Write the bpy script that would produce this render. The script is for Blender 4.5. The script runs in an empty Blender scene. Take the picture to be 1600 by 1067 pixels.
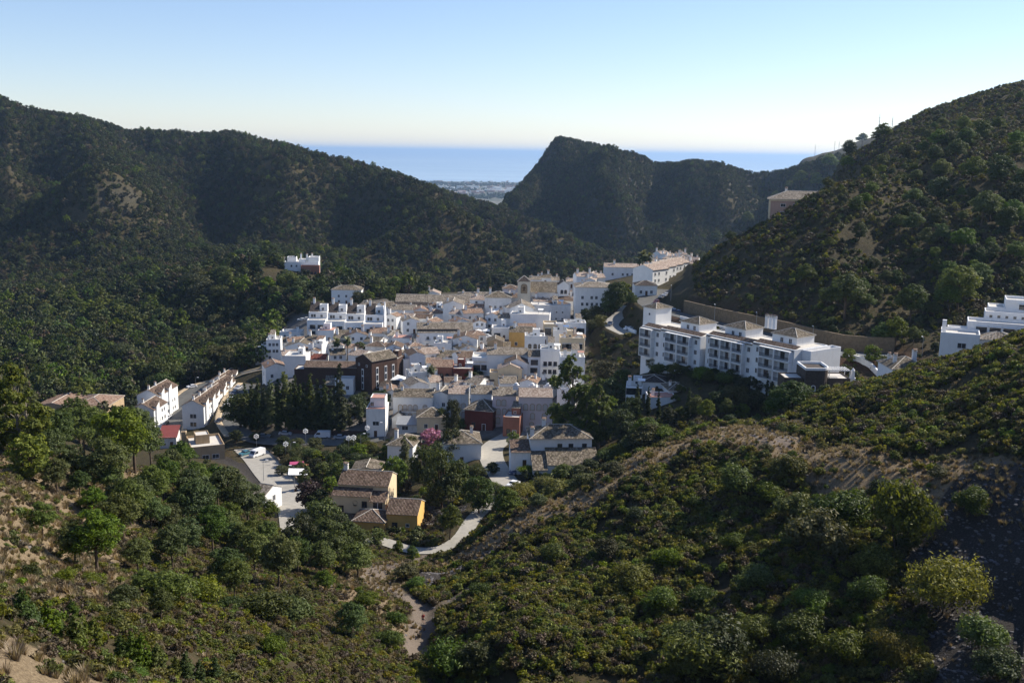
import bpy, bmesh, math, random
import numpy as np
from mathutils import Vector, Matrix, noise as mnoise

R = math.radians
scene = bpy.context.scene
# ------------------------------------------------------------------ camera
FPX, PW, PH = 1556.0, 1600.0, 1067.0          # focal length and frame of the photograph in its pixels
PITCH, ROLL = R(10.75), R(0.95)
cam_data = bpy.data.cameras.new("camera")
cam_data.sensor_width = 36.0
cam_data.lens = 36.0 * FPX / PW
cam_data.clip_start = 0.5
cam_data.clip_end = 200000.0
cam = bpy.data.objects.new("camera", cam_data)
scene.collection.objects.link(cam)
cam.matrix_world = Matrix.Rotation(R(90) - PITCH, 4, 'X') @ Matrix.Rotation(ROLL, 4, 'Z')
scene.camera = cam
# ------------------------------------------------------------------ sky, sun, exposure
SUN_EL, SUN_AZ = R(38), R(63)                  # azimuth clockwise from +Y (view direction)
world = bpy.data.worlds.new("World")
scene.world = world
world.use_nodes = True
wn = world.node_tree
sky = wn.nodes.new("ShaderNodeTexSky")
sky.sky_type = 'NISHITA'
sky.sun_disc = False
sky.sun_elevation = SUN_EL
sky.sun_rotation = SUN_AZ
sky.altitude = 300
sky.air_density = 1.0
sky.dust_density = 0.12
sky.ozone_density = 3.5
bg = wn.nodes["Background"]
bg.inputs[1].default_value = 0.10
tint = wn.nodes.new("ShaderNodeMix"); tint.data_type = 'RGBA'; tint.blend_type = 'MULTIPLY'; tint.inputs[0].default_value = 1.0
tint.inputs[7].default_value = (1.02, 0.96, 1.02, 1)
wn.links.new(sky.outputs[0], tint.inputs[6])
wn.links.new(tint.outputs[2], bg.inputs[0])
sun_dir = Vector((math.sin(SUN_AZ) * math.cos(SUN_EL), math.cos(SUN_AZ) * math.cos(SUN_EL), math.sin(SUN_EL)))
sd = bpy.data.lights.new("sun", 'SUN')
sd.energy = 5.0
sd.angle = R(0.5)
sd.color = (1.0, 0.92, 0.80)
sun = bpy.data.objects.new("sun", sd)
scene.collection.objects.link(sun)
sun.location = (300, 300, 400)
sun.rotation_euler = sun_dir.to_track_quat('Z', 'Y').to_euler()
scene.view_settings.view_transform = 'Standard'
scene.view_settings.look = 'None'
scene.view_settings.exposure = 0.62
scene.view_settings.gamma = 1.0
scene.view_settings.use_curve_mapping = False
scene.cycles.max_bounces = 6
scene.cycles.transparent_max_bounces = 8
scene.cycles.volume_bounces = 0
COL = scene.collection
rng = np.random.default_rng(7)
random.seed(7)

# ------------------------------------------------------------------ geometry of the view
CM = np.array([[cam.matrix_world[i][j] for j in range(3)] for i in range(3)])
def ray(px, py):
    """photograph pixel -> (X/Y, Z/Y) slopes of its line of sight"""
    d = CM @ np.array([(px - PW / 2) / FPX, -(py - PH / 2) / FPX, -1.0])
    return d[0] / d[1], d[2] / d[1]
def pt(px, py, Y):
    u, v = ray(px, py)
    return Vector((u * Y, Y, v * Y))
def pix(p):
    q = CM.T @ np.array([p[0], p[1], p[2]])
    return PW / 2 + FPX * q[0] / -q[2], PH / 2 - FPX * q[1] / -q[2]

# ------------------------------------------------------------------ terrain
# each line crosses the valley from left to right: (px, py, distance) on visible ground, (px, None, distance, z) where ground is hidden
FEAT = [
 [(-400,None,4,-2.9),(2000,None,4,-2.9)],
 [(-400,None,14,-10.2),(800,None,14,-10),(2000,None,14,-9.6)],
 # bottom edge of the frame
 [(-400,1085,26),(0,1085,40),(100,1085,45),(200,1085,50),(300,1085,58),(400,1085,70),(500,1085,86),(600,1085,106),(680,1085,118),(800,1085,114),(900,1085,112),(1000,1085,112),(1100,1085,110),(1200,1085,108),(1300,1085,105),(1400,1085,102),(1500,1085,98),(1600,1085,95),(2000,1085,80)],
 [(-400,960,36),(0,960,52),(100,940,64),(200,960,72),(300,980,82),(400,990,96),(500,1000,110),(600,1010,122),(660,1005,134),(700,1005,130),(800,1000,121),(900,990,122),(1000,980,128),(1100,970,126),(1200,950,124),(1300,950,120),(1400,955,117),(1500,960,113),(1600,960,110),(2000,960,92)],
 [(-400,880,55),(0,880,75),(100,860,100),(200,880,110),(300,890,125),(400,900,135),(500,910,145),(600,920,153),(700,905,164),(800,900,147),(900,880,149),(1000,860,148),(1100,840,148),(1200,820,146),(1300,830,138),(1400,840,131),(1500,845,125),(1600,850,119),(2000,850,100)],
 # left spur / track on the right hand spur
 [(-400,790,72),(0,790,95),(100,770,130),(200,790,145),(300,820,160),(400,840,170),(500,860,180),(600,875,188),(700,873,185),(830,798,178),(900,772,180),(1000,718,182),(1100,674,184),(1200,690,170),(1300,710,158),(1400,725,148),(1500,740,138),(1600,757,128),(2000,790,105)],
 # crest left / top of bank right
 [(-400,700,105),(0,716,140),(100,720,160),(200,740,175),(300,752,200),(400,792,212),(500,840,202),(600,862,200),(700,868,192),(800,806,187),(900,764,187),(1000,714,188),(1100,668,190),(1200,664,192),(1250,641,198),(1300,616,199),(1400,590,195),(1500,556,190),(1600,522,185),(2000,400,165)],
 # dip behind
 [(-400,None,220,-60),(0,None,225,-70),(100,None,230,-76),(200,None,240,-82),(300,725,262),(400,762,250),(500,800,235),(600,835,219),(700,800,228),(800,765,236),(900,None,232,-82),(1000,None,235,-78),(1100,650,258),(1200,None,250,-75),(1300,None,245,-75),(1400,None,235,-70),(1500,None,230,-62),(1600,None,225,-56),(2000,None,210,-35)],
 # lower street, foot of the apartment block
 [(-400,None,330,-92),(0,None,330,-91),(100,None,330,-91),(200,682,338),(300,690,330),(400,690,312),(500,690,305),(600,690,300),(700,690,292),(800,690,288),(900,680,285),(960,650,290),(1000,605,300),(1100,578,294),(1200,592,280),(1300,606,268),(1400,None,262,-63),(1500,None,262,-59),(1600,548,272),(2000,430,250)],
 # middle of town, upper road
 [(-400,None,420,-100),(0,None,420,-104),(200,None,440,-105),(300,600,430),(400,585,405),(450,600,365),(500,600,360),(600,600,358),(700,600,355),(800,600,350),(900,600,345),(950,590,345),(1000,552,345),(1050,487,378),(1100,503,350),(1200,521,323),(1300,549,295),(1400,553,286),(1500,530,290),(1600,500,295),(2000,400,280)],
 # back of town, top of the cutting
 [(-400,None,520,-105),(0,None,520,-108),(200,None,520,-108),(300,545,555),(400,525,545),(450,515,520),(500,503,500),(600,482,500),(700,472,500),(800,470,495),(900,480,460),(1000,463,432),(1040,455,420),(1080,448,395),(1150,462,360),(1250,490,328),(1330,528,302),(1400,500,310),(1500,470,320),(1600,455,320),(2000,330,300)],
 # behind the town: tail of town, estate hill; lower slope of right hill
 [(-400,500,640),(0,500,640),(100,500,640),(200,480,660),(300,440,650),(400,412,642),(460,420,650),(500,430,640),(560,450,600),(600,457,580),(700,457,560),(800,457,556),(900,442,560),(1000,418,600),(1060,402,640),(1085,410,440),(1120,420,400),(1200,398,382),(1300,395,350),(1400,395,345),(1500,390,345),(1600,375,350),(2000,260,330)],
 [(-400,430,850),(0,430,850),(100,430,850),(200,420,830),(300,None,760,-110),(400,None,740,-118),(500,None,720,-125),(600,None,690,-120),(700,None,680,-115),(800,None,680,-115),(900,None,680,-115),(1000,None,690,-100),(1060,None,700,-95),(1080,None,450,-50),(1110,405,425),(1200,345,432),(1245,318,430),(1290,297,430),(1340,286,430),(1400,265,430),(1500,245,430),(1600,225,430),(2000,130,400)],
 [(-400,350,1000),(0,350,1000),(200,350,1000),(300,352,1000),(400,370,1000),(500,390,980),(600,415,960),(700,440,960),(800,440,960),(900,430,960),(1000,420,960),(1060,None,900,-110),(1100,None,520,-85),(1200,None,500,-55),(1290,None,500,-32),(1340,280,490),(1400,247,480),(1500,222,480),(1600,202,480),(2000,60,440)],
 [(-400,220,1200),(0,240,1200),(100,260,1180),(200,280,1150),(300,270,1180),(400,270,1190),(500,290,1180),(600,320,1150),(700,352,1120),(800,382,1100),(900,404,1080),(1000,420,1050),(1060,None,1000,-115),(1100,None,900,-110),(1200,None,700,-85),(1290,None,560,-42),(1340,262,555),(1400,222,560),(1500,188,560),(1600,163,560),(2000,20,500)],
 # skyline left and right
 [(-400,60,1500),(-100,110,1500),(0,150,1500),(40,168,1500),(80,176,1490),(130,182,1470),(200,203,1450),(300,207,1450),(365,206,1450),(400,216,1440),(450,226,1440),(500,240,1430),(560,253,1420),(620,270,1390),(680,292,1360),(740,312,1310),(800,333,1260),(860,354,1210),(920,382,1160),(1000,412,1110),(1060,None,1080,-112),(1100,None,1050,-112),(1200,None,900,-90),(1270,None,680,-45),(1300,258,620),(1340,236,620),(1400,196,640),(1450,170,645),(1500,154,650),(1560,134,655),(1600,125,660),(1750,80,670),(2000,0,600)],
 [(-400,None,1800,-20),(0,None,1800,-20),(400,None,1780,-60),(700,None,1650,-110),(760,None,1500,-140),(800,None,1380,-140),(900,None,1280,-140),(1100,None,1200,-130),(1200,None,1150,-110),(1300,None,1000,-80),(1400,None,1000,-50),(2000,None,1000,-30)],
 [(-400,None,2000,-120),(0,None,2000,-120),(400,None,2000,-140),(700,None,1760,-190),(770,None,1650,-170),(800,330,1500),(850,326,1470),(900,326,1440),(1000,334,1400),(1100,334,1380),(1200,338,1350),(1300,None,1300,-60),(1400,None,1300,-60),(2000,None,1300,-60)],
 # the rock peak and the ridge to its right
 [(-400,None,2200,-200),(400,None,2200,-200),(700,None,1820,-212),(770,None,1780,-185),(788,310,1740),(800,300,1720),(815,284,1710),(835,262,1700),(850,240,1700),(862,222,1700),(872,213,1700),(890,216,1700),(920,222,1700),(950,230,1700),(980,236,1700),(1005,243,1680),(1025,254,1660),(1050,254,1640),(1090,249,1600),(1130,256,1580),(1180,270,1550),(1220,266,1520),(1260,254,1500),(1300,248,1500),(1400,None,1500,-30),(2000,None,1500,-50)],
 [(-400,None,2400,-215),(700,None,2100,-225),(900,None,1950,-150),(1050,None,1900,-160),(1150,None,1900,-140),(1300,None,1850,-90),(1400,None,1850,-60),(2000,None,1850,-60)],
 [(-400,None,2700,-230),(900,None,2300,-220),(1100,None,2250,-200),(1180,None,2220,-120),(1250,252,2200),(1300,236,2200),(1350,218,2200),(1400,203,2200),(1500,190,2200),(2000,150,2200)],
 [(-400,None,4200,-252),(700,None,4200,-254),(1000,None,4000,-254),(1500,None,3800,-250),(2000,None,3800,-250)],
 [(-400,None,8900,-269),(690,None,8800,-269),(800,None,8950,-269),(2000,None,8800,-269)],
 [(-400,None,9600,-276),(2000,None,9600,-276)],
]
U_IN = np.linspace(-0.56, 0.56, 980)
U_L = -np.exp(np.linspace(math.log(1.5), math.log(0.56), 60, endpoint=False))
U = np.concatenate([U_L, U_IN, -U_L[::-1]])
NY = 1050
LY = np.linspace(math.log(4.0), math.log(9600.0), NY)
YY = np.exp(LY)
def feat_lines():
    out = []
    for f in FEAT:
        us, ys, zs = [], [], []
        for e in f:
            if e[1] is None:
                u, _ = ray(e[0], 600); us.append(u); ys.append(e[2]); zs.append(e[3])
            else:
                u, v = ray(e[0], e[1]); us.append(u); ys.append(e[2]); zs.append(v * e[2])
        o = np.argsort(us)
        us, ys, zs = np.array(us)[o], np.array(ys)[o], np.array(zs)[o]
        out.append((np.interp(U, us, np.log(ys)), np.interp(U, us, zs)))
    return np.array([a for a, b in out]), np.array([b for a, b in out])
FL, FZ = feat_lines()
for _ in range(45):
    for A in (FL, FZ):
        A[:, 1:-1] = 0.25 * A[:, :-2] + 0.5 * A[:, 1:-1] + 0.25 * A[:, 2:]
for k in range(1, len(FL)):                      # keep the lines ordered by distance
    FL[k] = np.maximum(FL[k], FL[k - 1] + 0.006)
H = np.empty((len(U), NY))
for i in range(len(U)):                          # monotone cubic along each line of sight
    x, y = FL[:, i], FZ[:, i]
    h = np.diff(x); d = np.diff(y) / h
    m = np.zeros(len(x))
    s = d[:-1] * d[1:] > 0
    w1, w2 = 2 * h[1:] + h[:-1], h[1:] + 2 * h[:-1]
    with np.errstate(all='ignore'):
        mm = (w1 + w2) / (w1 / d[:-1] + w2 / d[1:])
    m[1:-1][s] = mm[s]
    m[0], m[-1] = d[0], d[-1]
    k = np.clip(np.searchsorted(x, LY) - 1, 0, len(h) - 1)
    t = (LY - x[k]) / h[k]
    H[i] = (2*t**3-3*t**2+1)*y[k] + (t**3-2*t**2+t)*h[k]*m[k] + (-2*t**3+3*t**2)*y[k+1] + (t**3-t**2)*h[k]*m[k+1]
# smooth a little across the lines of sight
for _ in range(6):
    H[1:-1] = 0.25 * H[:-2] + 0.5 * H[1:-1] + 0.25 * H[2:]
XG = U[:, None] * YY[None, :]
YG = np.broadcast_to(YY[None, :], XG.shape)

def vnoise(x, y, seed=0):
    """smooth value noise on numpy arrays"""
    xi, yi = np.floor(x).astype(np.int64), np.floor(y).astype(np.int64)
    xf, yf = x - xi, y - yi
    def hsh(a, b):
        n = (a * 374761393 + b * 668265263 + seed * 1442695041) & 0xffffffff
        n = ((n ^ (n >> 13)) * 1274126177) & 0xffffffff
        return ((n ^ (n >> 16)) & 0xffff) / 32767.5 - 1.0
    sx, sy = xf*xf*(3-2*xf), yf*yf*(3-2*yf)
    a, b, c, d = hsh(xi, yi), hsh(xi+1, yi), hsh(xi, yi+1), hsh(xi+1, yi+1)
    return (a*(1-sx)+b*sx)*(1-sy) + (c*(1-sx)+d*sx)*sy
def fbm(x, y, seed=0, oct=4):
    s, a = 0, 1.0
    for o in range(oct):
        s = s + a * vnoise(x * 2**o + o * 17.3, y * 2**o - o * 9.1, seed + o); a *= 0.5
    return s

def seg_dist(X, Y, pl):
    """distance to a polyline of (x, y, z) and the z of the nearest point"""
    best = np.full(X.shape, 1e9); zz = np.zeros(X.shape)
    for (a, b) in zip(pl[:-1], pl[1:]):
        dx, dy = b[0]-a[0], b[1]-a[1]
        L2 = dx*dx + dy*dy + 1e-9
        t = np.clip(((X-a[0])*dx + (Y-a[1])*dy) / L2, 0, 1)
        d = np.hypot(X-(a[0]+t*dx), Y-(a[1]+t*dy))
        m = d < best
        best = np.where(m, d, best); zz = np.where(m, a[2]+t*(b[2]-a[2]), zz)
    return best, zz

# spurs and gullies modelled on top of the lines (pixel, distance, height, half width)
def ridge(pts, hgt, wid):
    global H
    pl = [tuple(pt(*p)) for p in pts]
    d, _ = seg_dist(XG, YG, pl)
    H = H + hgt * np.exp(-(d / wid) ** 2)
ridge([(60,215,1330),(130,262,1230),(200,318,1110),(215,345,1020)], 42, 60)
ridge([(215,235,1350),(260,300,1200),(330,370,1000)], -26, 60)
ridge([(470,262,1350),(520,330,1180),(560,400,1010)], -30, 60)
ridge([(700,330,1290),(760,390,1150),(800,430,1040)], -22, 50)
ridge([(0,318,1080),(60,325,1060),(150,370,980)], 30, 40)
ridge([(520,285,1240),(600,330,1120),(660,370,1050),(720,430,960)], 62, 62)
ridge([(700,300,1330),(790,350,1220),(900,400,1120)], 14, 50)
ridge([(330,215,1430),(380,260,1330),(430,330,1150)], 30, 60)
ridge([(1010,262,1600),(960,330,1500),(930,400,1400)], 30, 60)
ridge([(1120,260,1560),(1100,330,1440)], 26, 50)
ridge([(870,225,1670),(880,300,1560),(860,350,1500)], 24, 70)
ridge([(1470,250,420),(1440,330,380),(1400,430,340)], -6, 16)
ridge([(1350,290,420),(1280,370,370),(1230,440,350)], 2.5, 14)
# roughness grows with distance from town; the rocky peak is broken up most
def smooth(a, b, x):
    t = np.clip((x - a) / (b - a), 0, 1); return t * t * (3 - 2 * t)
wildfar = smooth(560, 900, YG) * (1 - smooth(2600, 4000, YG))
H += wildfar * (15 * fbm(XG / 170, YG / 230, 3, 4) + 3.0 * fbm(XG / 34, YG / 40, 5, 3)) * np.where(YG > 1300, 0.8, 1)
PXG = PW / 2 + FPX * XG / YG                       # rough column of each point
peak = smooth(1260, 1380, YG) * (1 - smooth(1720, 1800, YG)) * smooth(770, 800, PXG) * (1 - smooth(1280, 1320, PXG))
H += peak * (16 * fbm(XG / 75, YG / 75, 11, 3) + 3 * fbm(XG / 22, YG / 26, 12, 2))
ridge([(872,222,1690),(900,270,1590),(935,330,1470),(960,390,1350)], 30, 45)
ridge([(850,245,1700),(832,290,1600),(805,330,1490)], 24, 34)
ridge([(1000,275,1640),(965,315,1510),(950,360,1400)], 16, 45)
ridge([(960,250,1680),(930,300,1540),(895,360,1400)], -26, 30)
ridge([(1060,270,1620),(1030,320,1560),(1010,380,1480)], -20, 30)
ridge([(1180,280,1540),(1140,330,1480),(1120,380,1420)], 26, 40)
righthill = smooth(325, 380, YG) * (1 - smooth(640, 800, YG)) * smooth(1060, 1120, PXG)
H += righthill * (2.4 * fbm(XG / 30, YG / 45, 21, 4) + 0.8 * fbm(XG / 7, YG / 9, 22, 3))
near = (1 - smooth(205, 240, YG))
H += near * (0.9 * fbm(XG / 11, YG / 11, 31, 4))
H += smooth(4, 30, YG) * 0.12 * fbm(XG / 1.7, YG / 1.7, 41, 2) * (1 - smooth(200, 260, YG))
def fit_skyline(tx, ty, ylo, yhi, plo, phi, tree, passes=4):
    """lower or raise a ridge, column by column, until its top stands where it should"""
    global H
    j0, j1 = np.searchsorted(YY, ylo), np.searchsorted(YY, yhi)
    cols = np.where((U > UL_(plo)) & (U < UL_(phi)))[0]
    for it in range(3):
        d = np.zeros(len(U))
        for i in cols:
            v = (H[i, j0:j1] + tree) / YY[j0:j1]; k = int(np.argmax(v)); px = PW/2 + FPX * U[i] * 1.0
            for _ in range(3): px = pix((U[i] * 1000, 1000, v[k] * 1000))[0]
            tv = ray(px, float(np.interp(px, tx, ty)))[1]
            d[i] = v[k] - tv
        for _ in range(passes): d[1:-1] = (d[:-2] + 2 * d[1:-1] + d[2:]) / 4
        pc = PW/2 + FPX * U
        d *= smooth(plo, plo + 30, pc) * (1 - smooth(phi - 30, phi, pc))
        w = smooth(ylo * .86, ylo * 1.02, YY) * (1 - smooth(yhi, yhi * 1.12, YY))
        H = H - d[:, None] * YY[None, :] * w[None, :]
UL_ = lambda px: ray(px, 600)[0]
sk1 = [(f[0], f[1]) for f in FEAT[15] if f[1] is not None and f[0] <= 1000]
fit_skyline([a for a, b in sk1], [b for a, b in sk1], 1080, 1560, -180, 775, 4.0)
fit_skyline([a for a, b in sk1], [b for a, b in sk1], 1020, 1240, 745, 1015, 4.0)
sk2 = [(f[0], f[1]) for f in FEAT[18] if f[1] is not None]
fit_skyline([a for a, b in sk2], [b for a, b in sk2], 1400, 1790, 770, 1300, 3.0, 25)
sk3 = [(f[0], f[1]) for f in FEAT[15] if f[1] is not None and f[0] >= 1300]
fit_skyline([a for a, b in sk3], [b for a, b in sk3], 540, 720, 1305, 1900, 1.5)
# the earth bank cut above the upper road
_pl = [tuple(pt(*p)) for p in ((1052,462,372),(1100,478,352),(1160,492,333),(1230,512,311),(1300,532,293),(1380,545,284))]
_d, _ = seg_dist(XG, YG, _pl)
def bil(A, x, y):
    x = np.asarray(x, float); y = np.asarray(y, float)
    u = x / np.maximum(y, 4.0)
    fi = np.interp(u, U, np.arange(len(U)))
    fj = (np.log(np.clip(y, 4.0, 9599.0)) - LY[0]) / (LY[1] - LY[0])
    i, j = np.clip(fi.astype(int), 0, len(U)-2), np.clip(fj.astype(int), 0, NY-2)
    a, b = fi - i, fj - j
    return A[i,j]*(1-a)*(1-b) + A[i+1,j]*a*(1-b) + A[i,j+1]*(1-a)*b + A[i+1,j+1]*a*b
def hz(x, y):
    return float(bil(H, x, y))
def hit(px, py, y0=20.0, y1=9500.0, lift=0.0):
    """first point of the ground on the line of sight of a pixel, from y0 on"""
    u, v = ray(px, py)
    ys = np.exp(np.linspace(math.log(y0), math.log(y1), 2400))
    g = bil(H, u * ys, ys) + lift - v * ys
    k = np.argmax(g >= 0)
    if g[k] < 0: k = len(ys) - 1
    if k > 0:
        t = -g[k-1] / (g[k] - g[k-1] + 1e-9); y = ys[k-1] + t * (ys[k] - ys[k-1])
    else: y = ys[0]
    y = float(y)
    return Vector((u * y, y, v * y - lift))
# ------------------------------------------------------------------ roads: level the ground beneath them
def road_line(pts, y0):
    return [tuple(hit(p[0], p[1], y0)) for p in pts]
ROADS = {
 'left_street': (road_line([(258,690),(266,668),(280,640),(300,617),(325,602),(352,594),(372,586),(400,578),(430,572)], 300), 4.6),
 'park_street': (road_line([(392,600),(376,614),(366,636),(360,660),(378,682),(420,690),(470,689),(530,690),(575,690),(596,680)], 270), 3.8),
 'front_street': (road_line([(388,700),(404,716),(424,740),(447,765),(462,785),(470,815),(478,850)], 200), 4.6),
 'centre_street': (road_line([(800,765),(783,745),(768,722),(766,700),(790,686),(815,672)], 225), 3.4),
 'villa_lane': (road_line([(548,852),(585,855),(640,860),(695,858),(722,838),(738,812),(760,790),(785,760)], 195), 1.8),
 'hairpin_street': (road_line([(980,522),(952,516),(956,504),(972,490),(984,478)], 330), 3.2),
 'upper_road': (road_line([(1035,452),(1022,462),(1006,474),(1022,484),(1045,487),(1080,496),(1130,508),(1200,522),(1260,540),(1300,552),(1350,556),(1395,556)], 285), 4.2),
}
for nm, (pl, hw) in ROADS.items():
    zs = np.array([p[2] for p in pl])
    for _ in range(3): zs[1:-1] = (zs[:-2] + zs[1:-1] * 2 + zs[2:]) / 4
    pl = [(p[0], p[1], z) for p, z in zip(pl, zs)]
    ROADS[nm] = (pl, hw)
    xs = [p[0] for p in pl]; ys = [p[1] for p in pl]
    j0 = max(0, np.searchsorted(YY, min(ys) - 20)); j1 = min(NY, np.searchsorted(YY, max(ys) + 20))
    d, z = seg_dist(XG[:, j0:j1], YG[:, j0:j1], pl)
    w = 1 - smooth(hw + 1.0, hw + 5.0, d)
    H[:, j0:j1] = H[:, j0:j1] * (1 - w) + (z - 0.12) * w
# ------------------------------------------------------------------ materials
MATS = {}
def newmat(name):
    m = bpy.data.materials.new(name); m.use_nodes = True
    nt = m.node_tree; nt.nodes.clear()
    out = nt.nodes.new('ShaderNodeOutputMaterial')
    MATS[name] = m
    return m, nt, out
def N(nt, t, **kw):
    n = nt.nodes.new(t)
    for k, v in kw.items():
        if k == 'i':
            for kk, vv in v.items(): n.inputs[kk].default_value = vv
        else: setattr(n, k, v)
    return n
def L(nt, a, b): nt.links.new(a, b)
def ramp(nt, fac, stops):
    r = nt.nodes.new('ShaderNodeValToRGB')
    while len(r.color_ramp.elements) < len(stops): r.color_ramp.elements.new(0.5)
    for e, (p, c) in zip(r.color_ramp.elements, stops):
        e.position = p; e.color = (c[0], c[1], c[2], 1)
    L(nt, fac, r.inputs[0]); return r.outputs[0]
def noise_tex(nt, scale, detail=4, rough=0.6, coord=None, w=None):
    n = N(nt, 'ShaderNodeTexNoise', i={'Scale': scale, 'Detail': detail, 'Roughness': rough})
    if coord is not None: L(nt, coord, n.inputs['Vector'])
    return n.outputs[0]
def mixc(nt, fac, a, b, mode='MIX'):
    m = N(nt, 'ShaderNodeMix', data_type='RGBA', blend_type=mode)
    for s, v in ((m.inputs[0], fac), (m.inputs[6], a), (m.inputs[7], b)):
        if hasattr(v, 'links'): L(nt, v, s)
        elif isinstance(v, (int, float)): s.default_value = v
        else: s.default_value = (v[0], v[1], v[2], 1)
    return m.outputs[2]
def math_(nt, op, a, b=None, c=None):
    m = N(nt, 'ShaderNodeMath', operation=op)
    for s, v in zip(m.inputs, (a, b, c)):
        if v is None: continue
        if hasattr(v, 'links'): L(nt, v, s)
        else: s.default_value = v
    return m.outputs[0]
def mrange(nt, v, a, b, c=0.0, d=1.0):
    m = N(nt, 'ShaderNodeMapRange', i={1: a, 2: b, 3: c, 4: d}); L(nt, v, m.inputs[0]); return m.outputs[0]
def bsdf(nt, out, col, rough=0.8, spec=0.3, metal=0.0, normal=None):
    b = N(nt, 'ShaderNodeBsdfPrincipled', i={'Roughness': rough, 'Specular IOR Level': spec, 'Metallic': metal})
    if hasattr(col, 'links'): L(nt, col, b.inputs['Base Color'])
    else: b.inputs['Base Color'].default_value = (*col, 1)
    if normal is not None: L(nt, normal, b.inputs['Normal'])
    L(nt, b.outputs[0], out.inputs[0]); return b
def bump(nt, h, dist=0.1, strength=1.0):
    b = N(nt, 'ShaderNodeBump', i={'Strength': strength, 'Distance': dist}); L(nt, h, b.inputs['Height']); return b.outputs[0]
def plain(name, col, rough=0.7, spec=0.3, metal=0.0, var=0.12, scale=0.6, stain=0.0):
    m, nt, out = newmat(name)
    pos = N(nt, 'ShaderNodeNewGeometry').outputs['Position']
    n = noise_tex(nt, scale, 5, 0.65, pos)
    a = tuple(c * (1 - var) for c in col); b = tuple(min(1, c * (1 + var)) for c in col)
    c = ramp(nt, n, [(0.3, a), (0.7, b)])
    if stain:
        mp = N(nt, 'ShaderNodeMapping', i={'Scale': (1.2, 1.2, 0.25)}); L(nt, pos, mp.inputs[0])
        s = noise_tex(nt, 1.0, 6, 0.7, mp.outputs[0])
        c = mixc(nt, math_(nt, 'MULTIPLY', mrange(nt, s, 0.52, 0.75), stain), c, (col[0]*0.45, col[1]*0.42, col[2]*0.36))
    bsdf(nt, out, c, rough, spec, metal); return m

def set_attr(me, name, arr):
    a = me.attributes.new(name, 'FLOAT', 'POINT'); a.data.foreach_set('value', np.asarray(arr, np.float32).ravel())
def grid_mesh(name, X, Y, Z, mat, kind='structure'):
    nu, nv = X.shape
    me = bpy.data.meshes.new(name)
    co = np.stack([X, Y, Z], -1).reshape(-1, 3).astype(np.float32)
    me.vertices.add(len(co)); me.vertices.foreach_set('co', co.ravel())
    idx = np.arange(nu * nv).reshape(nu, nv)
    q = np.stack([idx[:-1, :-1], idx[1:, :-1], idx[1:, 1:], idx[:-1, 1:]], -1).reshape(-1, 4)
    me.loops.add(q.size); me.loops.foreach_set('vertex_index', q.ravel().astype(np.int32))
    me.polygons.add(len(q)); me.polygons.foreach_set('loop_start', np.arange(0, q.size, 4, dtype=np.int32))
    me.update(); me.validate()
    me.polygons.foreach_set('use_smooth', np.ones(len(me.polygons), bool))
    me.materials.append(mat)
    o = bpy.data.objects.new(name, me); COL.objects.link(o)
    if kind: o['kind'] = kind
    return o

# masks of what the ground is made of (they belong to the ground, not to the light)
def mask_line(pts, y0, w, soft):
    pl = [tuple(hit(p[0], p[1], y0)) for p in pts]
    d, _ = seg_dist(XG, YG, pl)
    d = d + 0.9 * fbm(XG / 3.0, YG / 3.0, 77, 3)
    return 1 - smooth(w, w + soft, d)
NEARJ = YG < 420
dirt = mask_line([(648,1022),(655,1000),(663,975),(655,950),(625,930),(590,915),(575,905),(585,893),(620,880),(680,864)], 100, 1.3, 1.2)
dirt = np.maximum(dirt, 0.6 * mask_line([(663,970),(700,945),(730,925)], 100, 0.8, 1.6))
dirt = np.maximum(dirt, mask_line([(1146,668),(1180,672),(1215,690)], 100, 2.0, 1.5))
straw = mask_line([(700,884),(760,846),(830,806),(900,780),(950,750),(1010,719),(1050,696),(1100,680),(1150,674)], 110, 5.4, 1.6)
straw = np.maximum(straw, mask_line([(1170,680),(1240,700),(1300,720),(1380,735),(1450,745),(1520,755),(1600,765),(1800,800)], 100, 4.0, 3.0))
straw = np.maximum(straw, mask_line([(560,925),(600,900),(640,885),(690,880)], 120, 4.0, 3.0))
straw = np.maximum(straw, mask_line([(540,925),(575,950),(620,975)], 100, 2.5, 2.0))
straw = np.maximum(straw, mask_line([(0,740),(40,720),(90,705),(140,720),(60,790),(20,850),(-40,900)], 60, 7.0, 5.0))
straw = np.maximum(straw, mask_line([(-60,1000),(20,1020),(90,1060),(140,1100)], 25, 3.2, 2.5))
straw = np.maximum(straw, mask_line([(1460,360),(1500,330),(1600,300)], 300, 3.0, 6.0) * 0.3)
rock = mask_line([(1560,800),(1540,860),(1560,930),(1590,1000),(1600,1060)], 60, 7.5, 4.0)
rock = np.maximum(rock, mask_line([(340,715),(380,735),(400,760)], 110, 2.0, 2.0))
rock = np.maximum(rock, mask_line([(660,905),(720,885),(760,870)], 110, 2.5, 2.0))
rock = np.maximum(rock, mask_line([(600,790),(650,810),(690,800)], 195, 5.0, 3.0))
rock = np.maximum(rock, peak * smooth(0.05, 0.5, fbm(XG/30, YG/120, 91, 3)))
cut = mask_line([(1050,468),(1100,478),(1180,498),(1280,530),(1370,540)], 285, 8.0, 4.0)*0
DH = np.zeros_like(H)
DH[1:-1] = np.abs(H[2:] - H[:-2]) / (XG[2:] - XG[:-2])
DV = np.zeros_like(H); DV[:, 1:-1] = np.abs(H[:, 2:] - H[:, :-2]) / (YG[:, 2:] - YG[:, :-2])
steep = smooth(0.9, 1.6, np.hypot(DH, DV))
cutm = 1 - smooth(7, 15, _d + 2.5 * fbm(XG / 12, YG / 12, 78, 3))
town = ((YG > 262) & (YG < 640)).astype(float) * smooth(400, 440, PXG) * (1 - smooth(905, 930, PXG))
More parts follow.
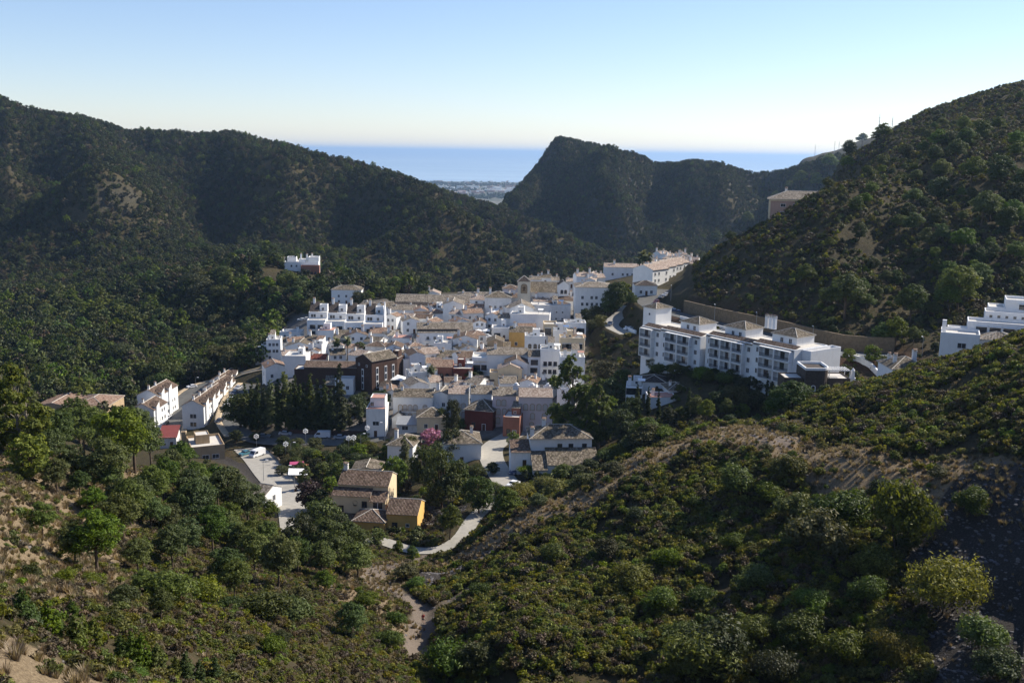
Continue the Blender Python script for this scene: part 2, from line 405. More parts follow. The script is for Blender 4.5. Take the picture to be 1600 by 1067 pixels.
town *= smooth(298, 312, YG + 12 * smooth(640, 680, PXG)) * (1 - smooth(520, 560, YG))

m, nt, out = newmat('ground_soil')
geo = N(nt, 'ShaderNodeNewGeometry'); pos = geo.outputs['Position']
def att(n): return N(nt, 'ShaderNodeAttribute', attribute_name=n).outputs['Fac']
n1 = noise_tex(nt, 0.035, 6, 0.7, pos); n2 = noise_tex(nt, 0.6, 6, 0.75, pos); n3 = noise_tex(nt, 5.0, 4, 0.8, pos)
base = ramp(nt, n2, [(0.25, (0.030, 0.030, 0.012)), (0.5, (0.055, 0.047, 0.022)), (0.62, (0.08, 0.058, 0.034)), (0.8, (0.042, 0.046, 0.017))])
base = mixc(nt, mrange(nt, n1, 0.45, 0.65), base, ramp(nt, n2, [(0.3, (0.032, 0.028, 0.016)), (0.7, (0.064, 0.052, 0.031))]))
strawc = ramp(nt, n3, [(0.25, (0.085, 0.062, 0.038)), (0.5, (0.19, 0.142, 0.088)), (0.75, (0.32, 0.25, 0.155))])
dirtc = ramp(nt, n3, [(0.25, (0.10, 0.078, 0.06)), (0.6, (0.19, 0.155, 0.125)), (0.8, (0.28, 0.235, 0.195))])
rockc = ramp(nt, n3, [(0.3, (0.022, 0.019, 0.017)), (0.55, (0.05, 0.044, 0.039)), (0.75, (0.13, 0.115, 0.10))])
cliffc = ramp(nt, n2, [(0.3, (0.035, 0.035, 0.026)), (0.6, (0.075, 0.07, 0.055)), (0.75, (0.13, 0.115, 0.095))])
cutc = ramp(nt, n2, [(0.3, (0.045, 0.026, 0.016)), (0.7, (0.10, 0.06, 0.038))])
townc = ramp(nt, n2, [(0.3, (0.12, 0.11, 0.10)), (0.7, (0.24, 0.22, 0.20))])
c = mixc(nt, math_(nt, 'MULTIPLY', att('town'), 0.9), base, townc)
c = mixc(nt, mrange(nt, math_(nt, 'ADD', att('straw'), math_(nt, 'MULTIPLY', math_(nt, 'SUBTRACT', n2, 0.5), 1.2)), 0.35, 0.75), c, strawc)
c = mixc(nt, att('dirt'), c, dirtc)
c = mixc(nt, att('cut'), c, cutc)
c = mixc(nt, mrange(nt, math_(nt, 'ADD', att('rock'), math_(nt, 'MULTIPLY', math_(nt, 'SUBTRACT', n2, 0.5), 1.0)), 0.4, 0.7), c, rockc)
far = mrange(nt, N(nt, 'ShaderNodeSeparateXYZ').outputs[1], 1200, 1500)
sx = N(nt, 'ShaderNodeSeparateXYZ'); L(nt, pos, sx.inputs[0])
c = mixc(nt, math_(nt, 'MULTIPLY', att('cliff'), 0.8), c, cliffc)
plainc = ramp(nt, noise_tex(nt, 0.006, 6, 0.7, pos), [(0.35, (0.05, 0.07, 0.04)), (0.55, (0.13, 0.12, 0.09)), (0.7, (0.28, 0.26, 0.22))])
c = mixc(nt, mrange(nt, sx.outputs[1], 3500, 4200), c, plainc)
hb = math_(nt, 'ADD', n2, math_(nt, 'MULTIPLY', n3, 0.35))
bsdf(nt, out, c, 0.95, 0.1, normal=bump(nt, hb, 0.5, 0.8))
ground = grid_mesh('ground', XG, YG, H, m)
for nme, arr in (('town', town), ('straw', straw), ('dirt', dirt), ('rock', rock), ('cut', cutm), ('cliff', np.clip(steep * smooth(600, 900, YG) + rock * (YG > 1300), 0, 1))):
    set_attr(ground.data, nme, np.clip(arr, 0, 1))

# sea out to the horizon
m, nt, out = newmat('sea_water')
pos = N(nt, 'ShaderNodeNewGeometry').outputs['Position']
mp = N(nt, 'ShaderNodeMapping', i={'Scale': (0.00012, 0.0006, 1)}); L(nt, pos, mp.inputs[0])
nn = noise_tex(nt, 1.0, 5, 0.6, mp.outputs[0])
wv = noise_tex(nt, 0.06, 4, 0.7, pos)
bsdf(nt, out, ramp(nt, nn, [(0.38, (0.24, 0.34, 0.43)), (0.62, (0.40, 0.50, 0.56))]), 0.3, 0.5, normal=bump(nt, wv, 1.0, 0.25))  # pale streaked base colour stands in for glitter on the water
xs = np.linspace(-90000, 90000, 3); ys = np.array([-200.0, 9000.0, 140000.0])
gx, gy = np.meshgrid(xs, ys, indexing='ij')
grid_mesh('sea', gx, gy, np.full(gx.shape, -272.0), m)

def ribbon(name, pl, hw, mat, lift, kind='structure', off=0.0, thick=0.0):
    """a sheet laid along a line; off shifts it sideways"""
    P = [Vector(p) for p in pl]
    Q = []
    for a, b in zip(P[:-1], P[1:]):
        n = max(2, int((b - a).length / 2.5))
        Q += [a.lerp(b, t / n) for t in range(n)]
    Q.append(P[-1])
    for _ in range(4):
        Q = [Q[0]] + [(Q[i-1] + Q[i] * 2 + Q[i+1]) / 4 for i in range(1, len(Q)-1)] + [Q[-1]]
    X = np.zeros((len(Q), 5)); Y = X.copy(); Z = X.copy()
    for i, q in enumerate(Q):
        t = (Q[min(i+1, len(Q)-1)] - Q[max(i-1, 0)]); t.z = 0; t.normalize()
        s = Vector((t.y, -t.x, 0))
        for k, f in enumerate((-1, -0.5, 0, 0.5, 1)):
            p = q + s * (off + f * hw)
            X[i, k], Y[i, k], Z[i, k] = p.x, p.y, q.z + lift
    o = grid_mesh(name, X, Y, Z, mat, kind)
    if thick:
        md = o.modifiers.new('thick', 'SOLIDIFY'); md.thickness = thick; md.offset = 0
    return o, Q
m_road = plain('asphalt_worn', (0.11, 0.108, 0.10), 0.9, 0.2, var=0.2, scale=0.5)
m_conc = plain('concrete_pale', (0.33, 0.31, 0.27), 0.9, 0.2, var=0.15, scale=0.8)
m_walk = plain('pavement_sand', (0.42, 0.33, 0.22), 0.9, 0.2, var=0.15, scale=0.8)
RQ = {}
for nm, (pl, hw) in ROADS.items():
    mat = {'villa_lane': m_conc, 'front_street': m_conc, 'centre_street': m_conc, 'upper_road': m_road, 'hairpin_street': m_conc}.get(nm, m_road)
    o, q = ribbon(nm, pl, hw, mat, 0.02); RQ[nm] = (q, hw)
ribbon('left_street_pavement', ROADS['left_street'][0], 0.9, m_walk, 0.14, off=-5.2, thick=0.3)
ribbon('left_street_pavement', ROADS['left_street'][0], 1.0, m_walk, 0.14, off=5.3, thick=0.3)
ribbon('park_street_pavement', ROADS['park_street'][0][:5], 1.1, m_walk, 0.14, off=4.6, thick=0.3)
# ------------------------------------------------------------------ foliage
def tag(o, label=None, cat=None, group=None, kind=None):
    if label: o['label'] = label
    if cat: o['category'] = cat
    if group: o['group'] = group
    if kind: o['kind'] = kind
    return o
def leafmat(name, cols, trans=0.35, hue=0.03, val=0.35):
    m, nt, out = newmat(name)
    oi = N(nt, 'ShaderNodeObjectInfo'); at = N(nt, 'ShaderNodeAttribute', attribute_name='lv')
    c = ramp(nt, at.outputs['Fac'], [(i / (len(cols) - 1), cc) for i, cc in enumerate(cols)])
    hs = N(nt, 'ShaderNodeHueSaturation')
    L(nt, c, hs.inputs['Color'])
    L(nt, mrange(nt, oi.outputs['Random'], 0, 1, 0.5 - hue, 0.5 + hue), hs.inputs['Hue'])
    r2 = math_(nt, 'FRACT', math_(nt, 'MULTIPLY', oi.outputs['Random'], 17.31))
    L(nt, mrange(nt, r2, 0, 1, 1 - val, 1 + val), hs.inputs['Value'])
    r3 = math_(nt, 'FRACT', math_(nt, 'MULTIPLY', oi.outputs['Random'], 5.77))
    L(nt, mrange(nt, r3, 0, 1, 0.75, 1.1), hs.inputs['Saturation'])
    d = N(nt, 'ShaderNodeBsdfPrincipled', i={'Roughness': 0.6, 'Specular IOR Level': 0.25}); L(nt, hs.outputs[0], d.inputs['Base Color'])
    t = N(nt, 'ShaderNodeBsdfTranslucent'); L(nt, mixc(nt, 1.0, hs.outputs[0], (1.0, 1.0, 0.55), 'MULTIPLY'), t.inputs['Color'])
    mx = N(nt, 'ShaderNodeMixShader', i={0: trans}); L(nt, d.outputs[0], mx.inputs[1]); L(nt, t.outputs[0], mx.inputs[2])
    L(nt, mx.outputs[0], out.inputs[0]); return m
m_pine = leafmat('pine_needles', [(0.035, 0.052, 0.009), (0.09, 0.128, 0.014), (0.17, 0.21, 0.026)])
m_dark = leafmat('dark_leaves', [(0.020, 0.032, 0.008), (0.052, 0.07, 0.015), (0.10, 0.12, 0.022)], 0.3)
m_oak = leafmat('oak_leaves', [(0.034, 0.042, 0.012), (0.08, 0.09, 0.024), (0.15, 0.15, 0.042)], 0.3, 0.035, 0.4)
m_euca = leafmat('yellowing_leaves', [(0.045, 0.065, 0.012), (0.115, 0.145, 0.02), (0.23, 0.23, 0.035)], 0.42, 0.015, 0.2)
m_poplar = leafmat('poplar_leaves', [(0.06, 0.08, 0.03), (0.12, 0.14, 0.055), (0.2, 0.2, 0.09)], 0.4)
m_scrub = leafmat('scrub_leaves', [(0.05, 0.056, 0.010), (0.14, 0.14, 0.02), (0.28, 0.26, 0.04)], 0.42, 0.035, 0.45)
m_green = leafmat('bright_leaves', [(0.045, 0.066, 0.010), (0.115, 0.155, 0.018), (0.21, 0.24, 0.03)], 0.4, 0.02)
m_heath = leafmat('brown_heath', [(0.05, 0.038, 0.02), (0.10, 0.072, 0.038), (0.155, 0.115, 0.06)], 0.2, 0.02, 0.35)
m_straw = leafmat('dry_grass', [(0.13, 0.09, 0.05), (0.26, 0.19, 0.11), (0.42, 0.33, 0.20)], 0.3, 0.015, 0.3)
m_far = leafmat('evergreen_oak_leaves', [(0.018, 0.028, 0.011), (0.040, 0.052, 0.019), (0.085, 0.09, 0.034)], 0.25, 0.03, 0.4)
m_pink = leafmat('pink_flowers', [(0.25, 0.06, 0.14), (0.5, 0.16, 0.32), (0.15, 0.12, 0.06)], 0.3, 0.0, 0.1)
m_red = leafmat('purple_leaves', [(0.03, 0.014, 0.016), (0.06, 0.03, 0.03), (0.09, 0.05, 0.045)], 0.3, 0.0, 0.2)
m_palm = leafmat('palm_fronds', [(0.04, 0.06, 0.02), (0.09, 0.115, 0.04), (0.2, 0.2, 0.09)], 0.25, 0.01, 0.15)
m_bark = plain('bark', (0.10, 0.075, 0.055), 0.95, 0.1, var=0.35, scale=3)
m_barkg = plain('bark_pale', (0.22, 0.19, 0.15), 0.95, 0.1, var=0.3, scale=3)

def clouds(blobs, n, size, rg, shell=0.55, clump=12, crad=0.22, flat=0.0):
    """leaf quads gathered in clumps near the surface of overlapping blobs (x, y, z, rx, ry, rz)"""
    B = np.array(blobs, float)
    wgt = (B[:, 3] * B[:, 4] + B[:, 3] * B[:, 5]); wgt /= wgt.sum()
    nc = max(1, n // clump)
    k = rg.choice(len(B), nc, p=wgt)
    d = rg.normal(size=(nc, 3)); d /= np.linalg.norm(d, axis=1)[:, None]
    d[:, 2] = np.where(d[:, 2] < -0.35, -d[:, 2] * 0.6, d[:, 2])
    rr = shell + (1 - shell) * rg.random(nc) ** 0.6
    cc = B[k, :3] + d * B[k, 3:6] * rr[:, None]
    cl = np.repeat(np.arange(nc), clump)
    rad = (B[k, 3] * crad)[cl]
    dd = rg.normal(size=(len(cl), 3)); dd /= np.linalg.norm(dd, axis=1)[:, None]
    P = cc[cl] + dd * (rad * rg.random(len(cl)) ** 0.4)[:, None]
    nrm = dd * 0.8 + d[cl] * 0.7 + rg.normal(size=P.shape) * 0.5
    nrm[:, 2] += flat
    nrm /= np.linalg.norm(nrm, axis=1)[:, None]
    lv = np.clip(rg.random(nc)[cl] * 0.5 + rg.random(len(cl)) * 0.5, 0, 1)
    return P, nrm, size * (0.6 + 0.8 * rg.random(len(P))), lv
def quads(P, nrm, s, rg, asp=1.6):
    r = rg.normal(size=P.shape)
    a = np.cross(nrm, r); a /= np.linalg.norm(a, axis=1)[:, None] + 1e-9
    b = np.cross(nrm, a)
    a = a * (s * 0.5 * asp)[:, None]; b = b * (s * 0.5 / asp * 1.2)[:, None]
    V = np.stack([P - a, P - b, P + a, P + b], 1).reshape(-1, 3)     # diamond shaped leaf tufts
    return V
def leaf_mesh(name, sets, mats):
    """sets: list of (V (4n,3), lv (n), material index)"""
    me = bpy.data.meshes.new(name)
    V = np.concatenate([s[0] for s in sets]).astype(np.float32)
    n = len(V) // 4
    me.vertices.add(len(V)); me.vertices.foreach_set('co', V.ravel())
    me.loops.add(4 * n); me.loops.foreach_set('vertex_index', np.arange(4 * n, dtype=np.int32))
    me.polygons.add(n); me.polygons.foreach_set('loop_start', np.arange(0, 4 * n, 4, dtype=np.int32))
    mi = np.concatenate([np.full(len(s[1]), s[2], np.int32) for s in sets])
    for mm in mats: me.materials.append(mm)
    me.update(); me.polygons.foreach_set('material_index', mi)
    lv = np.repeat(np.concatenate([s[1] for s in sets]), 4)
    a = me.attributes.new('lv', 'FLOAT', 'POINT'); a.data.foreach_set('value', lv.astype(np.float32))
    return me
def tube_data(pts, rads, seg=6):
    V, F = [], []
    for i, (p, r) in enumerate(zip(pts, rads)):
        p = Vector(p)
        t = (Vector(pts[min(i+1, len(pts)-1)]) - Vector(pts[max(i-1, 0)])).normalized()
        x = t.orthogonal().normalized(); y = t.cross(x)
        for k in range(seg):
            an = 2 * math.pi * k / seg
            V.append(p + (x * math.cos(an) + y * math.sin(an)) * r)
        if i:
            for k in range(seg):
                a, b = (i-1)*seg + k, (i-1)*seg + (k+1) % seg
                F.append((a, b, b + seg, a + seg))
    return V, F
def tubes_mesh(name, tubes, mat, seg=6):
    V, F = [], []
    for pts, rads in tubes:
        v, f = tube_data(pts, rads, seg); o = len(V)
        V += v; F += [tuple(i + o for i in q) for q in f]
    me = bpy.data.meshes.new(name); me.from_pydata([tuple(v) for v in V], [], F); me.materials.append(mat)
    me.polygons.foreach_set('use_smooth', np.ones(len(me.polygons), bool)); me.update(); return me

def make_pine(seed, H_=8.0, n=4200, size=0.26, mat=None, spread=1.0, low=0.3):
    rg = np.random.default_rng(seed)
    blobs, tubes = [], []
    lean = rg.normal(size=2) * 0.25
    top = (lean[0], lean[1], H_ * 0.93)
    tubes.append(([(0,0,-1.0), (0,0,0.3), (lean[0]*.4, lean[1]*.4, H_*.45), (lean[0]*.8, lean[1]*.8, H_*.75), top], [.26,.2,.15,.09,.03]))
    nb = 15
    for i in range(nb):
        f = low + (0.97 - low) * (i + 0.5) / nb
        env = (0.33 * (1 - (f - 0.55) ** 2 * 3.2)) * H_ * spread
        env = max(env, 0.07 * H_)
        an = i * 2.4 + rg.random() * 0.8; r = env * (0.45 + 0.4 * rg.random()) * (0.2 if i > nb - 3 else 1)
        c = (lean[0]*f + math.cos(an) * r, lean[1]*f + math.sin(an) * r, f * H_ + rg.normal() * 0.15)
        br = env * (0.36 + 0.22 * rg.random()) + 0.25
        blobs.append((*c, br * 1.08, br * 1.08, br * 0.7))
        b0 = (lean[0]*f*.8, lean[1]*f*.8, max(0.3, f * H_ - 0.25 * H_ * 0.35 - r * 0.3))
        tubes.append(([b0, tuple((np.array(b0) + np.array(c)) / 2 + (0,0,-0.1)), c], [.07, .05, .02]))
    P, nr, s, lv = clouds(blobs, n, size, rg, 0.5, 14, 0.26, 0.3)
    crown = leaf_mesh('crown', [(quads(P, nr, s, rg, 1.9), lv, 0)], [mat or m_pine])
    return crown, tubes_mesh('trunk', tubes, m_bark)
def make_round(seed, H_=6.0, W_=5.0, n=3000, size=0.28, mat=None, nb=14, trunk=0.2, bark=None):
    rg = np.random.default_rng(seed)
    blobs, tubes = [], [([(0,0,-0.8), (0,0,H_*.25), (0.1,0,H_*.6)], [.22,.16,.07])]
    for i in range(nb):
        an = i * 2.4 + rg.random(); f = (i + .5) / nb
        r = W_ * 0.5 * 0.62 * math.sin(math.acos(max(-1, min(1, 2 * f - 1)))) * (0.7 + 0.4 * rg.random())
        zc = H_ * (trunk + (0.9 - trunk) * f)
        br = W_ * (0.17 + 0.09 * rg.random())
        blobs.append((math.cos(an) * r, math.sin(an) * r, zc, br, br, br * 0.8))
        tubes.append(([(0,0,H_*trunk*.8), (math.cos(an)*r*.9, math.sin(an)*r*.9, zc)], [.08, .03]))
    P, nr, s, lv = clouds(blobs, n, size, rg, 0.4, 12, 0.3)
    return leaf_mesh('crown', [(quads(P, nr, s, rg, 1.5), lv, 0)], [mat or m_dark]), tubes_mesh('trunk', tubes, bark or m_bark)
def make_column(seed, H_=12.0, W_=2.4, n=3000, size=0.26, mat=None, point=0.8, base=0.03):
    rg = np.random.default_rng(seed)
    blobs = []
    for i in range(18):
        f = base + (1 - base) * i / 17
        w = W_ * 0.5 * min(1, (0.55 + f * 2.4)) * (1 - f ** 2 * point) * (0.85 + 0.3 * rg.random())
        for j in range(2):
            an = rg.random() * 6.28
            blobs.append((math.cos(an) * w * .3, math.sin(an) * w * .3, f * H_ * 0.96, w * .72, w * .72, H_ * 0.055))
    P, nr, s, lv = clouds(blobs, n, size, rg, 0.5, 10, 0.25)
    return leaf_mesh('crown', [(quads(P, nr, s, rg, 1.9), lv, 0)], [mat or m_dark]), tubes_mesh('trunk', [([(0,0,-.8),(0,0,H_*.5),(0,0,H_*.9)],[.2,.12,.03])], m_bark)
def make_tall(seed, H_=18.0, W_=7.0, n=8000, size=0.34, mat=None):
    rg = np.random.default_rng(seed); blobs, tubes = [], [([(0,0,-1),(0.2,0,H_*.3),(0.1,.2,H_*.6),(0,0,H_*.9)],[.4,.3,.2,.06])]
    for i in range(34):
        f = 0.10 + 0.86 * (i + rg.random()) / 34
        env = W_ * .5 * (0.5 + 0.7 * math.sin(math.pi * min(1, f * 1.05)) ** .8) * (1.0 if f < .7 else (1.35 - f * .5) * (1 - (f - .7) * 1.9))
        an = rg.random() * 6.28; r = env * .7 * rg.random() ** .5
        br = W_ * (0.11 + 0.08 * rg.random()) * (1.15 - f * .5)
        c = (math.cos(an) * r, math.sin(an) * r, f * H_)
        blobs.append((*c, br, br, br * 1.1)); tubes.append(([(0.1,0,f*H_*.75), c], [.09,.03]))
    P, nr, s, lv = clouds(blobs, n, size, rg, 0.4, 14, 0.3)
    return leaf_mesh('crown', [(quads(P, nr, s, rg, 1.7), lv, 0)], [mat or m_euca]), tubes_mesh('trunk', tubes, m_barkg)
def make_palm(seed, H_=9.0):
    rg = np.random.default_rng(seed); S = []; LV = []
    for k in range(46):
        an = rg.random() * 6.28; el = R(-55 + 125 * (k / 46)); ln = 2.0 + rg.random() * 0.5
        prev = np.array([0, 0, H_]); d = np.array([math.cos(an) * math.cos(el), math.sin(an) * math.cos(el), math.sin(el)])
        side = np.array([-math.sin(an), math.cos(an), 0])
        for j in range(4):
            nx = prev + d * ln / 4; w0, w1 = [(.1,.3),(.3,.42),(.42,.3),(.3,.04)][j]
            S.append(np.stack([prev - side * w0, prev + side * w0, nx + side * w1, nx - side * w1])); LV.append(k / 46)
            prev = nx; d = d + np.array([0, 0, -0.28]); d /= np.linalg.norm(d)
    V = np.concatenate(S)
    skirt = [([(0,0,-1),(0,0,H_*.5),(0.05,0,H_*.78)],[.24,.18,.17]), ([(0.05,0,H_*.78),(0.03,0,H_*.86),(0,0,H_)],[.2,.42,.15])]
    return leaf_mesh('crown', [(V, np.array(LV), 0)], [m_palm]), tubes_mesh('trunk', skirt, m_bark, 8)
def make_shrub(seed, W_=1.6, H_=1.3, n=620, size=0.15, mat=None, nb=7, up=0.0):
    rg = np.random.default_rng(seed); blobs = []
    for i in range(nb):
        an = i * 2.4 + rg.random(); r = W_ * .3 * rg.random() ** .5 * (i > 0)
        z = H_ * (0.3 + 0.45 * rg.random()) * (1 - .5 * r / W_)
        br = W_ * (0.2 + 0.12 * rg.random())
        blobs.append((math.cos(an) * r, math.sin(an) * r, z, br, br, br * (H_ / W_) * (1.1 + up)))
    P, nr, s, lv = clouds(blobs, n, size, rg, 0.3, 9, 0.34)
    P[:, 2] = np.maximum(P[:, 2], 0.02)
    tb = [([(0,0,-.3),(math.cos(a)*W_*.2,math.sin(a)*W_*.2,H_*.5)],[.05,.02]) for a in (0.3,2.2,4.4)]
    return leaf_mesh('foliage', [(quads(P, nr, s, rg, 1.7), lv, 0)], [mat or m_scrub]), tubes_mesh('stem', tb, m_bark, 5)
def make_tuft(seed, W_=0.7, H_=0.8, n=90, mat=None):
    rg = np.random.default_rng(seed); an = rg.random(n) * 6.28; ln = H_ * (.5 + .6 * rg.random(n)); ou = (rg.random(n) * .75) * ln * W_ / H_
    base = np.stack([np.cos(an) * .1, np.sin(an) * .1, np.zeros(n)], 1)
    tip = np.stack([np.cos(an) * ou, np.sin(an) * ou, ln], 1); mid = base * .4 + tip * .5 + np.array([0, 0, .12]) * ln[:, None]
    sd = np.stack([-np.sin(an), np.cos(an), np.zeros(n)], 1) * .022
    V = np.stack([base - sd, base + sd, mid + sd, mid - sd, mid - sd, mid + sd, tip + sd * .2, tip - sd * .2], 1).reshape(-1, 3)
    return leaf_mesh('blades', [(V, np.repeat(rg.random(n), 2), 0)], [mat or m_straw])

def joined(crown, trunk, name):
    """one mesh of crown and trunk, for the woods nobody could count"""
    nv = len(crown.vertices)
    a = np.empty(nv * 3, np.float32); crown.vertices.foreach_get('co', a)
    V = [tuple(x) for x in a.reshape(-1, 3)]
    F = [(i, i+1, i+2, i+3) for i in range(0, nv, 4)]
    V2 = [tuple(v.co) for v in trunk.vertices]; F2 = [tuple(i + nv for i in p.vertices) for p in trunk.polygons]
    me = bpy.data.meshes.new(name); me.from_pydata(V + V2, [], F + F2)
    me.materials.append(crown.materials[0]); me.materials.append(trunk.materials[0])
    me.polygons.foreach_set('material_index', np.array([0] * len(F) + [1] * len(F2), np.int32))
    lv = np.empty(nv, np.float32); crown.attributes['lv'].data.foreach_get('value', lv)
    at = me.attributes.new('lv', 'FLOAT', 'POINT'); at.data.foreach_set('value', np.concatenate([lv, np.zeros(len(V2), np.float32)]))
    me.update(); return me
def scatter(name, P, rot, scl, idx, meshes, label):
    """ONE object of kind stuff: many plants instanced on points"""
    me = bpy.data.meshes.new(name); P = np.asarray(P, np.float32)
    me.vertices.add(len(P)); me.vertices.foreach_set('co', P.ravel())
    a = me.attributes.new('rz', 'FLOAT', 'POINT'); a.data.foreach_set('value', np.asarray(rot, np.float32))
    a = me.attributes.new('sc', 'FLOAT', 'POINT'); a.data.foreach_set('value', np.asarray(scl, np.float32))
    a = me.attributes.new('ix', 'INT', 'POINT'); a.data.foreach_set('value', np.asarray(idx, np.int32))
    o = bpy.data.objects.new(name, me); COL.objects.link(o)
    ng = bpy.data.node_groups.new(name, 'GeometryNodeTree')
    ng.interface.new_socket('Geometry', in_out='INPUT', socket_type='NodeSocketGeometry')
    ng.interface.new_socket('Geometry', in_out='OUTPUT', socket_type='NodeSocketGeometry')
    gi, go = ng.nodes.new('NodeGroupInput'), ng.nodes.new('NodeGroupOutput')
    jn = ng.nodes.new('GeometryNodeJoinGeometry')
    for k, mm in enumerate(reversed(meshes)):
        src = bpy.data.objects.new(name + '_plant', mm)
        on = ng.nodes.new('GeometryNodeObjectInfo'); on.inputs['Object'].default_value = src; on.inputs['As Instance'].default_value = True
        ng.links.new(on.outputs['Geometry'], jn.inputs[0])
    ip = ng.nodes.new('GeometryNodeInstanceOnPoints'); ip.inputs['Pick Instance'].default_value = True
    def na(n, t):
        x = ng.nodes.new('GeometryNodeInputNamedAttribute'); x.data_type = t; x.inputs[0].default_value = n; return x.outputs[0]
    cx = ng.nodes.new('ShaderNodeCombineXYZ'); ng.links.new(na('rz', 'FLOAT'), cx.inputs[2])
    cs = ng.nodes.new('ShaderNodeCombineXYZ'); s = na('sc', 'FLOAT')
    for q in range(3): ng.links.new(s, cs.inputs[q])
    ng.links.new(gi.outputs[0], ip.inputs['Points']); ng.links.new(jn.outputs[0], ip.inputs['Instance'])
    ng.links.new(na('ix', 'INT'), ip.inputs['Instance Index'])
    e2r = ng.nodes.new('FunctionNodeEulerToRotation'); ng.links.new(cx.outputs[0], e2r.inputs[0])
    ng.links.new(e2r.outputs[0], ip.inputs['Rotation']); ng.links.new(cs.outputs[0], ip.inputs['Scale'])
    ng.links.new(ip.outputs[0], go.inputs[0])
    md = o.modifiers.new('plants', 'NODES'); md.node_group = ng
    return tag(o, label, None, None, 'stuff')

# keep plants off roads, off buildings (filled in later) and inside their own ground
KEEP = []                                            # (x, y, radius) circles kept clear
def road_clear(x, y, extra=1.0):
    ok = np.ones(len(x), bool)
    for nm, (pl, hw) in ROADS.items():
        d, _ = seg_dist(x, y, pl); ok &= d > hw + extra
    return ok
def keep_clear(x, y):
    ok = np.ones(len(x), bool)
    if KEEP:
        K = np.array(KEEP)
        for kx, ky, kr in K: ok &= (x - kx) ** 2 + (y - ky) ** 2 > kr * kr
    return ok
def fan(n, u0, u1, y0, y1, rg):
    y = np.sqrt(rg.random(n) * (y1 * y1 - y0 * y0) + y0 * y0); u = u0 + (u1 - u0) * rg.random(n)
    return u * y, y
UL = lambda px: ray(px, 600)[0]
# ------------------------------------------------------------------ building kit
m_white = plain('whitewash', (0.82, 0.82, 0.81), 0.85, 0.2, var=0.05, scale=0.4, stain=0.22)
m_old = plain('old_whitewash', (0.70, 0.69, 0.67), 0.9, 0.2, var=0.1, scale=0.5, stain=0.45)
for _m in (m_white, m_old):
    _nt = _m.node_tree; _b = next(n for n in _nt.nodes if n.type == 'BSDF_PRINCIPLED'); _src = _b.inputs['Base Color'].links[0].from_socket
    _oi = N(_nt, 'ShaderNodeObjectInfo'); _t = ramp(_nt, _oi.outputs['Random'], [(0.0, (1.0, 1.0, 1.0)), (0.35, (0.96, 0.96, 0.95)), (0.6, (1.0, 0.985, 0.95)), (0.8, (0.94, 0.95, 0.97)), (1.0, (0.87, 0.86, 0.84))])
    L(_nt, mixc(_nt, 1.0, _src, _t, 'MULTIPLY'), _b.inputs['Base Color'])
m_cream = plain('cream_render', (0.72, 0.58, 0.38), 0.9, 0.2, var=0.08, scale=0.5, stain=0.25)
m_yellow = plain('ochre_render', (0.72, 0.44, 0.14), 0.9, 0.2, var=0.1, scale=0.5, stain=0.2)
m_sand = plain('sand_render', (0.42, 0.31, 0.19), 0.9, 0.2, var=0.12, scale=0.5, stain=0.3)
m_green_w = plain('green_grey_render', (0.36, 0.35, 0.25), 0.9, 0.2, var=0.15, scale=0.5, stain=0.3)
m_lilac = plain('pale_lilac_render', (0.66, 0.58, 0.58), 0.9, 0.2, var=0.05, scale=0.5, stain=0.2)
m_redw = plain('dark_red_render', (0.15, 0.045, 0.035), 0.9, 0.2, var=0.15, scale=0.6)
m_salmon = plain('salmon_render', (0.30, 0.135, 0.095), 0.9, 0.2, var=0.15, scale=0.6, stain=0.3)
m_pinkb = plain('pink_brown_render', (0.46, 0.29, 0.22), 0.9, 0.2, var=0.1, scale=0.6, stain=0.3)
m_brickd = plain('dark_brick', (0.075, 0.045, 0.035), 0.9, 0.2, var=0.2, scale=1.5)
m_stoned = plain('dark_stone', (0.075, 0.06, 0.05), 0.9, 0.2, var=0.4, scale=2.2)
m_stonew = plain('stone_wall', (0.28, 0.22, 0.15), 0.9, 0.2, var=0.3, scale=1.2, stain=0.3)
m_terrace = plain('terrace_floor', (0.42, 0.23, 0.18), 0.85, 0.2, var=0.1, scale=1)
m_floorw = plain('pale_terrace_floor', (0.55, 0.52, 0.47), 0.85, 0.2, var=0.1, scale=1)
m_dark = MATS['dark_leaves']
m_glass = plain('window_glass', (0.028, 0.034, 0.045), 0.12, 0.6, var=0.3, scale=0.3)
m_wood = plain('dark_wood', (0.09, 0.045, 0.025), 0.7, 0.3, var=0.2, scale=2)
m_frame = plain('white_paint', (0.75, 0.75, 0.74), 0.6, 0.3, var=0.03)
m_shut = plain('pale_shutter', (0.52, 0.50, 0.48), 0.7, 0.3, var=0.05)
m_iron = plain('black_iron', (0.03, 0.03, 0.033), 0.5, 0.4, var=0.1)
m_mortar = plain('pale_mortar', (0.50, 0.46, 0.40), 0.9, 0.2, var=0.15, scale=1.5)
m_canvas = plain('white_canvas', (0.85, 0.85, 0.84), 0.8, 0.2, var=0.03)
m_metalg = plain('grey_metal', (0.30, 0.31, 0.32), 0.5, 0.4, metal=0.3, var=0.08)
m_bluec = plain('blue_cloth', (0.12, 0.2, 0.36), 0.8, 0.2, var=0.1)
